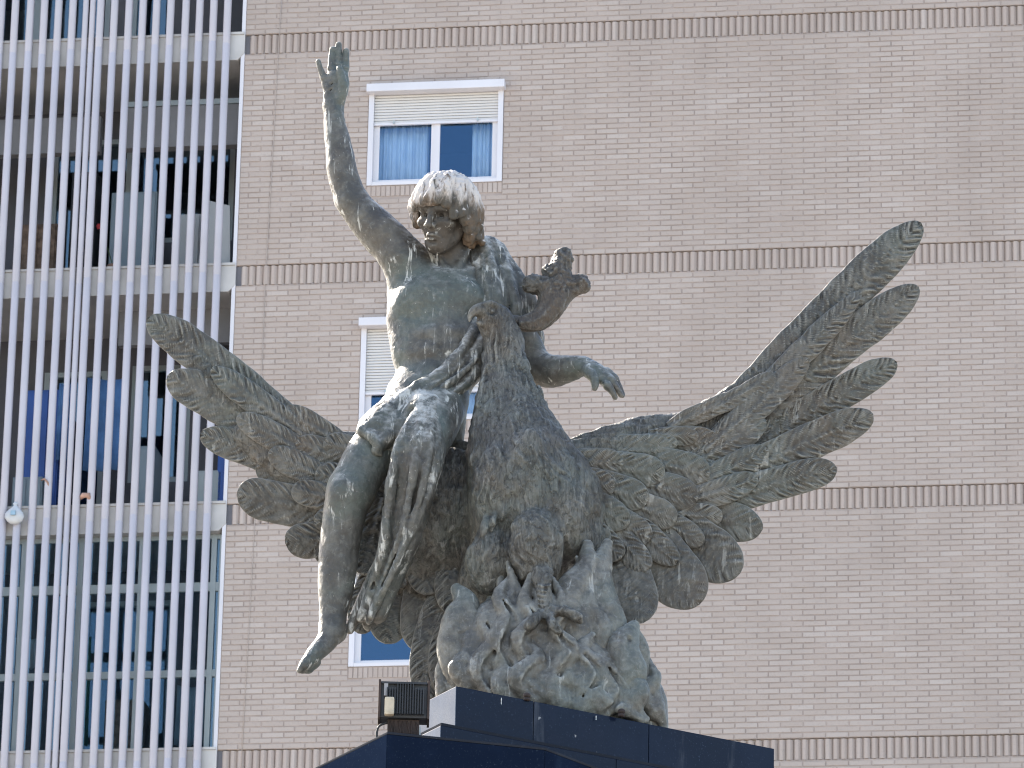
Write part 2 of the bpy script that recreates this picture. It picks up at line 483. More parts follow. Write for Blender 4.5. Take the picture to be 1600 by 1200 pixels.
# the 300 bricks that show largest (nearest in view) are objects of their own
cand = []
for q in full_rects:
    dd, x, y = cam_dist((q[0] + q[1]) / 2, (q[2] + q[3]) / 2)
    if x < 1585 and x > 1060 and y < 1192 and y > 985: cand.append((dd, q))
cand.sort(key=lambda t: t[0])
singles = [q for _, q in cand[:300]]
sset = set(singles)
hz = max(q[3] - q[2] for q in singles[:1]); hw = BL - JT
def brick_geo(mbx, a, b, z0, z1, p):
    c_ = 0.003
    bb = len(mbx.v)
    mbx.v += [(a, 0.004, z0), (b, 0.004, z0), (b, 0.004, z1), (a, 0.004, z1), (a + c_, -p, z0 + c_), (b - c_, -p, z0 + c_), (b - c_, -p, z1 - c_), (a + c_, -p, z1 - c_)]
    mbx.f += [tuple(bb + i for i in q) for q in ((4, 5, 6, 7), (0, 1, 5, 4), (1, 2, 6, 5), (2, 3, 7, 6), (3, 0, 4, 7))]
one = MB(); brick_geo(one, -hw / 2, hw / 2, -hz / 2, hz / 2, PROUD)
one_me = one.mesh('brick'); one_me.materials.append(MAT['brick'])
for q in singles:
    o = obj('brick', one_me, None, WALL)
    o.location = ((q[0] + q[1]) / 2, rng.uniform(-0.0015, 0.0015), (q[2] + q[3]) / 2)
    o.rotation_euler = (rng.uniform(-.01, .01), 0, rng.uniform(-.004, .004))
rest = MB()
for q in full_rects + part_rects:
    if q in sset: continue
    j = rng.uniform(-0.0015, 0.0015)
    brick_geo(rest, q[0] + rng.uniform(-.0012, .0012), q[1] + rng.uniform(-.0012, .0012), q[2] + j, q[3] + j, PROUD + rng.uniform(-0.002, 0.002))
tag(rest.build('brick_courses', MAT['brick'], WALL), kind='stuff')

# bands of bricks on end with bevelled fronts
PT = 0.0835
def soldier_geo(mbx, u, z0, z1, wd=0.079, fw=0.030, p=0.012, y1=REC + 0.003):
    h = wd / 2; f_ = fw / 2
    mbx.prism([(u - h, y1), (u - h, y1 - 0.014), (u - f_ - 0.006, -p + 0.002), (u + f_ - 0.006, -p), (u + h, y1 - 0.014), (u + h, y1)], z0, z1)
scand, srest = [], []
for b in bands:
    if b[0] < ZLO - 1 or b[1] > ZHI + 1: continue
    n = int((UR - UL - 0.06) / PT)
    for k in range(n):
        u = UL + 0.06 + (k + 0.5) * PT
        dd, x, y = cam_dist(u, b[0] + 0.12)
        it = (dd, u, b[0], b[1])
        if 340 < x < 1598 and 5 < y < 1190 and not (430 < x < 900 and 380 < y < 900): scand.append(it)
        else: srest.append(it)
scand.sort()
one = MB(); soldier_geo(one, 0, -BH / 2 + 0.004, BH / 2 - 0.014)
s_me = one.mesh('soldier_brick'); s_me.materials.append(MAT['soldier'])
for dd, u, z0, z1 in scand[:300]:
    o = obj('soldier_brick', s_me, None, WALL)
    o.location = (u + rng.uniform(-.002, .002), rng.uniform(-.003, .004), (z0 + z1) / 2)
    o.rotation_euler = (0, 0, rng.uniform(-.05, .05))
rs = MB()
for dd, u, z0, z1 in scand[300:] + srest:
    soldier_geo(rs, u + rng.uniform(-.002, .002), z0 + 0.004, z1 - 0.014, p=0.012 + rng.uniform(-.003, .003))
tag(rs.build('soldier_courses', MAT['soldier'], WALL), kind='stuff')

# windows
def window(rect, drop, split=0.5, slide=False):
    a, b, z0, z1 = rect
    W = b - a
    fr = MB()
    t = 0.062
    y0, y1 = -0.02, 0.075
    fr.box(a + .002, a + t, y0, y1, z0 + .002, z1 - .002).box(b - t, b - .002, y0, y1, z0 + .002, z1 - .002)
    fr.box(a + t, b - t, y0 + .004, y1, z0 + .002, z0 + 0.045).box(a + t, b - t, y0 + .004, y1, z1 - 0.04, z1 - .002)
    f = fr.build('window', MAT['white_paint'], BLD, bevel=0.003)
    zsh = z1 - 0.04 - drop
    # roller shutter housing that stands proud of the wall
    hb = MB().box(a - .015, b + .02, -0.12, 0.02, z1 - 0.052, z1 + 0.045)
    hb.build('shutter_box', MAT['white_paint'], f, bevel=0.008)
    # slats
    n = max(2, int(drop / 0.034)); sh = drop / n
    sm = None
    for k in range(n):
        zt = z1 - 0.05 - k * sh
        if sm is None:
            m = MB(); L_ = W - 2 * t - 0.004
            m.prism([(0.018, -sh + .001), (0.001, -sh + .004), (-0.003, -sh * .5), (0.001, -.005), (0.018, -.002)], -L_ / 2, L_ / 2)
            m.v = [(v[2], v[0], v[1]) for v in m.v]
            sm = m.mesh('shutter_slat', smooth=False); sm.materials.append(MAT['shutter'])
        o = obj('shutter_slat', sm, None, f); o.location = ((a + b) / 2, 0.015, zt)
    MB().box(a + t + .003, b - t - .003, 0.0, 0.035, zsh - 0.035, zsh - 0.008).build('bottom_rail', MAT['white_paint'], f, bevel=0.003)
    for uu in (a + W * .19, b - W * .19):
        MB().box(uu - .008, uu + .008, -0.022, -0.001, zsh - 0.028, zsh + .012).build('stopper', MAT['alu'], f)
    # sashes
    mid = a + W * split
    for i, (s, e, yy) in enumerate(((a + t, mid + 0.012, 0.036), (mid - 0.018, b - t, 0.030 if not slide else 0.052))):
        sw = 0.066
        m = MB()
        m.box(s, s + sw, yy, yy + .036, z0 + 0.045, z1 - .045).box(e - sw, e, yy, yy + .036, z0 + 0.045, z1 - .045)
        m.box(s + sw, e - sw, yy + .002, yy + .034, z0 + 0.045, z0 + .045 + sw * .6).box(s + sw, e - sw, yy + .002, yy + .034, z1 - .045 - sw, z1 - .045)
        sa = m.build('sash', MAT['white_paint'], f, bevel=0.002)
        MB().box(s + sw - .004, e - sw + .004, yy + .016, yy + .021, z0 + .07, z1 - .09).build('pane', MAT['glass'], f)
    # room behind
    rm = MB()
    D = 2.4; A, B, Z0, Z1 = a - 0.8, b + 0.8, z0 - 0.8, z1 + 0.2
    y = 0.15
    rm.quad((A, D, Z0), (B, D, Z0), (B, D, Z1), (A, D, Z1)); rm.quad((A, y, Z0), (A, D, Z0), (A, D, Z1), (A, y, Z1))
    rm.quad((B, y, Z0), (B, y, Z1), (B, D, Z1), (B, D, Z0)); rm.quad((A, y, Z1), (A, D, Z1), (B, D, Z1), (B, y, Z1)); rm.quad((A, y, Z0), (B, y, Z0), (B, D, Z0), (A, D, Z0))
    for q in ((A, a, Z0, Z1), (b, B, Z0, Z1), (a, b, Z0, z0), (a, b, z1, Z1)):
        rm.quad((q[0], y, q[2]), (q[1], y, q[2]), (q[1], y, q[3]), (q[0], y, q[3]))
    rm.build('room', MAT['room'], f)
    # sill course of bricks on end
    k = 0; u = a - 0.0
    m = MB(); pw = 0.0555
    while u + pw <= b + 0.02:
        brick_geo(m, u + .004, u + pw - .004, z0 - RS, z0 - .006, PROUD + 0.001); u += pw
    tag(m.build('sill_bricks', MAT['soldier'], WALL), kind='stuff')
    return f
window(wins[0], 0.35)
window(wins[1], 0.76)
window(wins[2], 0.30, 0.52, True)

def curtain(u0, u1, z0, z1, y, folds, label, seed):
    rg = random.Random(seed)
    n = 90; V = []; Fc = []
    ph = [rg.uniform(0, 6.28) for _ in range(4)]
    for j in range(2):
        for i in range(n + 1):
            t = i / n
            d = 0.022 * math.sin(2 * math.pi * folds * t + ph[0] + 1.2 * math.sin(5 * t + ph[1])) + 0.012 * math.sin(2 * math.pi * folds * 2.3 * t + ph[2])
            V.append((u0 + (u1 - u0) * t * (1 + 0.05 * (1 - j) * math.sin(3)) , y + d * (1.0 + 0.25 * (1 - j)), z0 if j == 0 else z1))
    for i in range(n): Fc.append((i, i + 1, n + 2 + i, n + 1 + i))
    me = bpy.data.meshes.new('curtain'); me.from_pydata(V, [], Fc)
    me.polygons.foreach_set('use_smooth', [True] * len(me.polygons)); me.update()
    o = obj('curtain', me, MAT['curtain'])
    o.location = BLD.location; o.rotation_euler = (0, 0, -PHI)
    md = o.modifiers.new('thick', 'SOLIDIFY'); md.thickness = 0.004
    tag(o, label, 'curtain', 'curtains behind the windows')
a, b, z0, z1 = wins[0]; md_ = (a + b) / 2
curtain(a + .10, md_ - .10, z0 - .1, z1, 0.20, 5, 'wide pale blue curtain filling the left pane of the uppermost window', 1)
curtain(md_ + .40, b - .11, z0 - .1, z1, 0.20, 4, 'narrow pale blue curtain drawn to the right edge of the uppermost window', 2)
a, b, z0, z1 = wins[1]; md_ = (a + b) / 2
curtain(md_ + .25, b - .10, z0 - .1, z1, 0.20, 4, 'pale curtain of the half hidden middle window seen in the gap beside the bird neck', 4)

# ------------------------------------------------------------------ balconies
UB = -12.0                        # left end of the balconies built
DEP = 1.35
def bx(name, mat, x0, x1, y0, y1, z0, z1, parent=BLD, bev=0.0):
    return MB().box(x0, x1, y0, y1, z0, z1).build(name, mat, parent, bevel=bev)
SH = 0.315
for i in range(-1, 5):
    zt = BT - i * ST
    m = MB()
    # slab with a chamfered lower end corner beside the bricks
    prof = [(UB, zt - SH), (UL - 0.075, zt - SH), (UL + 0.006, zt - SH + 0.085), (UL + 0.006, zt), (UB, zt)]
    m.prism(prof, -0.02, DEP + 0.25)
    m.v = [(v[0], v[2], v[1]) for v in m.v]
    m.f = [f[::-1] for f in m.f]
    m.build('balcony_slab', MAT['concrete_white'], BLD, bevel=0.004)
    bx('slab_lip', MAT['concrete_white'], UB, UL - 0.004, -0.035, 0.03, zt + 0.001, zt + 0.03)
# jamb of the brick wall: white metal trim up the corner and the side of the wall
m = MB()
m.box(UL - 0.036, UL + 0.006, -0.012, 0.02, 10.0, 31.0)
for i in range(-1, 5): pass
m.build('corner_trim', MAT['white_paint'], BLD)
bx('side_wall', MAT['wall_in'], UL - 0.03, UL + 0.1, 0.021, DEP, 10.0, 31.0)
# bars
bars = []
for x in (-81, -59, -37, -14, 8, 32, 54, 76.5, 99, 143, 165, 188, 210, 231.5, 254, 278, 300, 322, 344):
    bars.append((fac(x, 300, 0.09)[0], 0.044))
bars.append((fac(119.5, 300, 0.09)[0], 0.034)); bars.append((fac(130.5, 300, 0.09)[0], 0.034))
k = bars[0][0] - 0.157
while k > UB:
    bars.append((k, 0.044)); k -= 0.157
bmesh_cache = {}
rb = random.Random(11)
for u, r in bars:
    if r not in bmesh_cache:
        m = MB()
        cuts = [10.0]
        for i in range(4, -2, -1):
            zj = BT - i * ST - SH * 0.5
            if 10.2 < zj < 30.8: cuts.append(zj)
        cuts.append(31.0)
        pts, rr = [], []
        for a_, b_ in zip(cuts[:-1], cuts[1:]):
            pts += [(0, 0, a_ + .003), (0, 0, a_ + .012), (0, 0, b_ - .012), (0, 0, b_ - .003)]; rr += [r * .93, r, r, r * .93]
        m.tube(pts, rr, 16)
        me = m.mesh('bar', smooth=True); me.materials.append(MAT['tube']); bmesh_cache[r] = me
    o = obj('bar', bmesh_cache[r], None, BLD)
    o.location = (u, -0.085, rb.uniform(-0.05, 0.05))
# recessed balcony backs
def back(i, segs):
    zt = BT - i * ST; z0 = zt + 0.002; z1 = zt + ST - SH - 0.002
    for s in segs:
        kind, u0, u1 = s[0], s[1], s[2]
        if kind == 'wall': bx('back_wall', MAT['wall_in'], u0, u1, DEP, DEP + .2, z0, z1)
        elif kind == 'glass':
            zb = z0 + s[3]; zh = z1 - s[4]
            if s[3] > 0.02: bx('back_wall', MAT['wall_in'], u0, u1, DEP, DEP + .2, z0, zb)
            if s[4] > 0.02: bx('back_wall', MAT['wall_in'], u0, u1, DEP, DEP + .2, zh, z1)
            m = MB(); t = 0.06; n = max(1, round((u1 - u0) / 0.9)); wd = (u1 - u0) / n
            for q in range(n):
                a_, b_ = u0 + q * wd, u0 + (q + 1) * wd
                m.box(a_, a_ + t, DEP, DEP + .08, zb, zh).box(b_ - t, b_, DEP, DEP + .08, zb, zh)
                m.box(a_ + t, b_ - t, DEP + .003, DEP + .077, zb, zb + t).box(a_ + t, b_ - t, DEP + .003, DEP + .077, zh - t, zh)
            f = m.build('balcony_window', MAT['alu'], BLD)
            MB().box(u0 + .03, u1 - .03, DEP + .035, DEP + .045, zb + .03, zh - .03).build('pane', MAT['glass2'], f)
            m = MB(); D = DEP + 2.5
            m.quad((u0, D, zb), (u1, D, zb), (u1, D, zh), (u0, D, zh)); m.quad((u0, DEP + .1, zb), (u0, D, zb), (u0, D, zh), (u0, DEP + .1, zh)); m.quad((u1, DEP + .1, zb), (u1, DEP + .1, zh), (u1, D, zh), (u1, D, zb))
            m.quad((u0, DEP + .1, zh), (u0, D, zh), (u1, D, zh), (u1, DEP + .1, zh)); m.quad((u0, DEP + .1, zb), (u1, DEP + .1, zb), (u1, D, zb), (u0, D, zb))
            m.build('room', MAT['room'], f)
def U_(x, y=600): return fac(x, y)[0]
back(-1, [('wall', UB, UL)])
back(0, [('glass', UB, U_(130, 30), 0.05, 0.35), ('wall', U_(130, 30), U_(165, 30)), ('glass', U_(165, 30), U_(232, 30), 0.05, .35), ('wall', U_(232, 30), UL)])
back(1, [('wall', UB, U_(40, 250)), ('glass', U_(40, 250), U_(165, 250), 0.05, 0.35), ('glass', U_(165, 250), U_(330, 250), 0.85, 0.02), ('wall', U_(330, 250), UL)])
back(2, [('wall', UB, U_(25, 600)), ('glass', U_(25, 600), U_(125, 600), .05, .4), ('wall', U_(125, 600), U_(165, 600)), ('glass', U_(165, 600), U_(260, 600), .75, .35), ('wall', U_(260, 600), UL)])
back(3, [('wall', UB, U_(60, 1000)), ('glass', U_(60, 1000), U_(230, 1000), .05, .35), ('wall', U_(230, 1000), UL)])
back(4, [('wall', UB, UL)])
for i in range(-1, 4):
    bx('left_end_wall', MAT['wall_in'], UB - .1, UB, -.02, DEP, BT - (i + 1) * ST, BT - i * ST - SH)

# glazed screen that closes the lowest balcony in view
zt = BT - 3 * ST
m = MB()
zA = fac(200, 915)[1]; zB = fac(200, 1050)[1]
y0, y1 = 0.10, 0.16
zfl, zce = zt + .01, zt + ST - SH - .003
ups = [U_(6, 1100), U_(22, 1100), U_(112, 1100), U_(208, 1100), U_(322, 1100), UL - .045]
m.box(UB, UL - .04, y0, y1, zce - .05, zce).box(UB, UL - .04, y0, y1, zfl, zfl + .05)
m.box(UB, UL - .04, y0 + .002, y1 - .002, zA - .05, zA + .05).box(UB, UL - .04, y0 + .002, y1 - .002, zB - .04, zB + .04)
for u in ups: m.box(u - .03, u + .03, y0 - .004, y1 + .004, zfl, zce)
SCR = m.build('glazed_screen', MAT['alu'], BLD)
MB().box(UB, UL - .05, .125, .132, zfl + .02, zce - .02).build('pane', MAT['glass2'], SCR)
# air vents / roller boxes on the upper balconies
bx('roller_box', MAT['alu'], U_(182, 165), UL - .05, .35, .55, fac(250, 168, -.4)[1], fac(250, 160, -.4)[1])
bx('fascia', MAT['soffit'], U_(182, 195), UL - .05, .36, .50, fac(250, 232, -.4)[1], fac(250, 169, -.4)[1])
bx('fascia', MAT['soffit'], UB, U_(140, 230), .5, .62, fac(60, 240, -.5)[1], fac(60, 185, -.5)[1])
bx('fascia', MAT['soffit'], U_(170, 520), UL - .05, .5, .6, fac(250, 538, -.5)[1], fac(250, 478, -.5)[1])

def place(o):
    o.location = BLD.location; o.rotation_euler = (0, 0, -PHI); return o
def Z_(x, y, off=0): return fac(x, y, off)[1]
def floor_z(i): return BT - i * ST + 0.004
# things kept on the balconies (each stands on its balcony floor)
def cab(name, label, cat, u0, u1, y0, y1, i, h, mat, doors=2, z=None):
    zf = floor_z(i) if z is None else z
    o = place(MB().box(u0, u1, y0, y1, zf, zf + h).build(name, mat, None, bevel=0.012)); tag(o, label, cat)
    wd = (u1 - u0) / doors
    for q in range(doors):
        MB().box(u0 + q * wd + .015, u0 + (q + 1) * wd - .015, y0 - .02, y0 - .001, zf + .03, zf + h - .03).build('door', mat, o, bevel=0.006)
    return o
def board(name, label, cat, pts, mat, th=0.03, y=0.2, lean=0.0):
    """flat board from (u,z) outline"""
    m = MB(); n = len(pts)
    m.prism(pts, y, y + th); m.v = [(v[0], v[2], v[1]) for v in m.v]; m.f = [f[::-1] for f in m.f]
    o = place(m.build(name, mat, None, bevel=0.004)); return tag(o, label, cat)
f1, f2, f3 = floor_z(1), floor_z(2), floor_z(3)
board('leaning_board', 'tall white slant topped board leaning at the brick end of the second balcony down', 'board',
      [(U_(306, 400), f1), (U_(357, 400), f1), (U_(356, 320), Z_(356, 315)), (U_(318, 320), Z_(318, 306))], MAT['panel_white'], .03, .12)
cab('storage_cabinet', 'pale grey cabinet on the second balcony down behind the middle bars', 'cabinet', U_(150, 330), U_(222, 330), .75, 1.2, 1, 1.25, MAT['palepanel'])
cab('washing_machine', 'white boxy washing machine beside the leaning board on the second balcony down', 'washing machine', U_(262, 330), U_(300, 330), .5, 1.0, 1, .85, MAT['panel_white'], 1)
cab('wicker_chest', 'brown wicker chest at the left end of the second balcony down', 'chest', U_(20, 380), U_(75, 380), .4, .9, 1, .75, MAT['wicker'], 2)
cab('shelf_unit', 'dark shelf unit on the second balcony down behind the twin bars', 'shelf', U_(85, 380), U_(125, 380), .7, 1.1, 1, 1.5, MAT['dark'], 2)
cab('blue_bin', 'bright blue bin at the brick end of the third balcony down above the left wing', 'bin', U_(338, 560), U_(354, 560), .3, .62, 2, Z_(345, 551, -.3) - f2, MAT['blue'], 1)
cab('blue_locker', 'dark blue locker at the left end of the third balcony down', 'locker', U_(18, 700), U_(72, 700), .6, 1.1, 2, Z_(40, 610, -.6) - f2, MAT['blue'], 3)
cab('pale_cupboard', 'pale blue cupboard in the middle of the third balcony down', 'cupboard', U_(198, 740), U_(232, 740), .3, .75, 2, Z_(215, 697, -.3) - f2, MAT['palepanel'], 1)
cab('grey_chest', 'low grey chest on the third balcony down near the brick end', 'chest', U_(300, 740), U_(340, 740), .3, .8, 2, Z_(320, 735, -.3) - f2, MAT['alu'], 2)
cab('low_planter', 'long low grey planter box at the left of the third balcony down', 'planter', U_(15, 760), U_(62, 760), .12, .45, 2, Z_(40, 745, -.12) - f2, MAT['palepanel'], 2)

def cloth(name, label, cat, u0, u1, z0, z1, y, mat, folds=3, seed=1):
    rg = random.Random(seed); n, mrow = 30, 8; V = []; Fc = []
    p0, p1 = rg.uniform(0, 6), rg.uniform(0, 6)
    for j in range(mrow + 1):
        for i in range(n + 1):
            t = i / n; s = j / mrow
            V.append((u0 + (u1 - u0) * t, y + 0.03 * math.sin(folds * 6.28 * t + p0) * (1 - .6 * s) + .02 * math.sin(4 * s + p1 + 7 * t), z0 + (z1 - z0) * s - 0.03 * math.sin(3.14 * t) * s))
    for j in range(mrow):
        for i in range(n): q = j * (n + 1) + i; Fc.append((q, q + 1, q + n + 2, q + n + 1))
    me = bpy.data.meshes.new(name); me.from_pydata(V, [], Fc); me.polygons.foreach_set('use_smooth', [True] * len(me.polygons)); me.update()
    o = place(obj(name, me, mat)); md = o.modifiers.new('thick', 'SOLIDIFY'); md.thickness = 0.006
    return tag(o, label, cat)
cloth('blue_sheet', 'large mid blue sheet hung on the third balcony down right of the twin bars', 'sheet', U_(120, 680), U_(186, 680), Z_(150, 735, -.4), Z_(150, 590, -.4), .4, MAT['bluecloth'], 3, 2)
cloth('blue_towel', 'narrow blue towel hung left of the twin bars on the third balcony down', 'towel', U_(78, 650), U_(100, 650), Z_(90, 720, -.35), Z_(90, 598, -.35), .35, MAT['bluecloth'], 2, 3)
cloth('green_towel', 'dark green towel hung behind the glazed screen beside the twin bars', 'towel', U_(112, 1050), U_(128, 1050), Z_(118, 1165, -.4), Z_(118, 995, -.4), .4, MAT['green'], 2, 4)
cloth('grey_blind', 'pale grey blind inside the glazed screen at the left end', 'blind', U_(8, 1020), U_(58, 1020), Z_(30, 1045, -.35), Z_(30, 995, -.35), .35, MAT['panel_white'], 3, 5)
cloth('sea_green_blind', 'sea green blind low inside the glazed screen beside the brick wall', 'blind', U_(268, 1110), U_(312, 1110), Z_(290, 1165, -.25), Z_(290, 1070, -.25), .25, MAT['palepanel'], 3, 6)
cab('dark_sideboard', 'dark sideboard inside the glazed screen in the middle of the lowest balcony', 'sideboard', U_(145, 1170), U_(205, 1170), .5, .95, 3, .75, MAT['wicker'], 2)

# red flower on a stem in a pot
fx = U_(151, 355); 
fz = Z_(151, 355, -.15)
o = place(MB().tube([(U_(172, 412), .15, f1 + .001), (U_(172, 412), .15, f1 + .05), (U_(172, 412), .15, f1 + .11)], [.045, .06, .065], 14).build('flower_pot', MAT['orange'], None, smooth=True))
tag(o, 'red flower on a thin bent stem in a small pot on the second balcony down', 'potted flower')
MB().tube([(U_(172, 412), .15, f1 + .1), (U_(165, 395), .15, f1 + .28), (fx, .14, fz)], .006, 6).build('stem', MAT['leaf'], o)
m = MB()
for k in range(6):
    th = k * 1.047
    m.tube([(fx, .13, fz), (fx + .025 * math.cos(th), .125, fz + .025 * math.sin(th)), (fx + .04 * math.cos(th), .13, fz + .04 * math.sin(th))], [.008, .017, .004], 6)
m.build('flower', MAT['red'], o, smooth=True)

# plastic bag tied round a bar
m = MB(); rg = random.Random(5)
ub, zb_ = fac(24, 805, .12)
n = 18; prof = [(-.115, .01), (-.112, .045), (-.085, .088), (-.04, .108), (0.01, .10), (.05, .07), (.085, .032), (.105, .016), (.125, .03), (.14, .012)]
for j, (h, r) in enumerate(prof):
    for k in range(n):
        th = 6.2832 * k / n; rr = r * (1 + .10 * math.sin(3 * th + j) + .06 * rg.uniform(-1, 1))
        m.v.append((ub + rr * math.cos(th) + .01 * h, -.155 + .55 * rr * math.sin(th), zb_ + h))
for j in range(len(prof) - 1):
    for k in range(n): m.f.append((j * n + k, j * n + (k + 1) % n, (j + 1) * n + (k + 1) % n, (j + 1) * n + k))
m.f.append(tuple(range(n))[::-1]); m.f.append(tuple((len(prof) - 1) * n + k for k in range(n)))
bag = place(m.build('plastic_bag', MAT['bag'], None, smooth=True))
tag(bag, 'knotted white plastic bag with a faint blue print tied to a white bar', 'plastic bag')
MB().box(ub - .03, ub + .025, -.232, -.212, zb_ - .03, zb_ + .02).build('print', MAT['bagprint'], bag)
# little pieces tied to or lying by the bars
o = place(MB().tube([(U_(126, 782), -.06, Z_(126, 780, .06)), (U_(133, 776), -.10, Z_(133, 774, .1)), (U_(142, 776), -.13, Z_(142, 775, .1)), (U_(146, 782), -.1, Z_(146, 784, .1))], [.018, .032, .034, .012], 8).build('peach_rag', MAT['orange'], None, smooth=True))
tag(o, 'small peach coloured rag wrapped round the foot of a bar above a slab', 'rag')
o = place(MB().tube([(U_(68, 752), -.10, Z_(68, 750, .1)), (U_(74, 750), -.145, Z_(74, 750, .1)), (U_(79, 753), -.13, Z_(79, 755, .1)), (U_(81, 768), -.09, Z_(81, 770, .1))], [.008, .012, .012, .008], 8).build('pink_ribbon', MAT['orange'], None, smooth=True))
tag(o, 'thin faded ribbon knotted round a bar left of the twin bars', 'ribbon')
# satellite-like loose wire on a bar
# thin cable clipped down the bricks near the balconies
m = MB()
pts_ = []
for x, y in ((443, -40), (436, 60), (425, 260), (414, 440), (404, 700), (390, 960), (371, 1300)):
    u, z = fac(x, y, .01); pts_.append((u, -.0125, z))
m.tube(pts_, .0045, 6)
m.build('cable', MAT['brick'], BLD, smooth=True)
# shell of the building so that it stands as a solid block
m = MB()
D = 12.0
m.box(UL + .11, UR, 2.7, D, 0, 33.0)
m.box(UL + .11, UR, -.002, 2.7, 0, 9.998); m.box(UL + .11, UR, -.002, 2.7, 31.002, 33.0)
m.box(UB - .1, UL + .1, 4.3, D, 0, 33.0); m.box(UB - .1, UL + .1, -.002, 4.3, 0, 9.998); m.box(UB - .1, UL + .1, -.002, 4.3, 31.002, 33.0)
m.build('rear_block', MAT['mortar'], BLD)
# roof terrace cover of the recess sides
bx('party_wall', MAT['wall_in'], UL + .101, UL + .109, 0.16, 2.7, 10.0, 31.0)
bx('end_wall', MAT['mortar'], UR, UR + .2, -.004, 2.7, 10.0, 31.0)

# ------------------------------------------------------------------ statue space
# modelled in units of 1/351 m: x to the right, y down, z towards the viewer side, standing upright
SD = 24.0
PS = FPX / SD
ORG = CAM + F * SD
LEAN = math.tan(PITCH)
def c(x, y, z=0.0):
    zt = z + LEAN * (y - 600.0)
    s = 1.0 - zt / FPX
    return np.array([800 + (x - 800) * s, 600 + (y - 600) * s, zt], np.float64)
def to_world(V):
    V = np.asarray(V, np.float64)
    return ORG + ((V[:, 0:1] - 800) * RV + (600 - V[:, 1:2]) * UV - V[:, 2:3] * F) / PS
SBASE = to_world(np.array([c(860, 1125, 80)]))[0]

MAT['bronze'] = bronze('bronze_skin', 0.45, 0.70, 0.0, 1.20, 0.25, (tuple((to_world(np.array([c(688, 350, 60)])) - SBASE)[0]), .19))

def crom(P, n):
    P = np.asarray(P, float); out = []
    Q = np.vstack([2 * P[0] - P[1], P, 2 * P[-1] - P[-2]])
    for i in range(len(P) - 1):
        a, b, c_, d = Q[i], Q[i + 1], Q[i + 2], Q[i + 3]
        for k in range(n):
            t = k / n
            out.append(.5 * (2 * b + (c_ - a) * t + (2 * a - 5 * b + 4 * c_ - d) * t * t + (3 * b - a - 3 * c_ + d) * t ** 3))
    out.append(P[-1])
    return np.array(out)

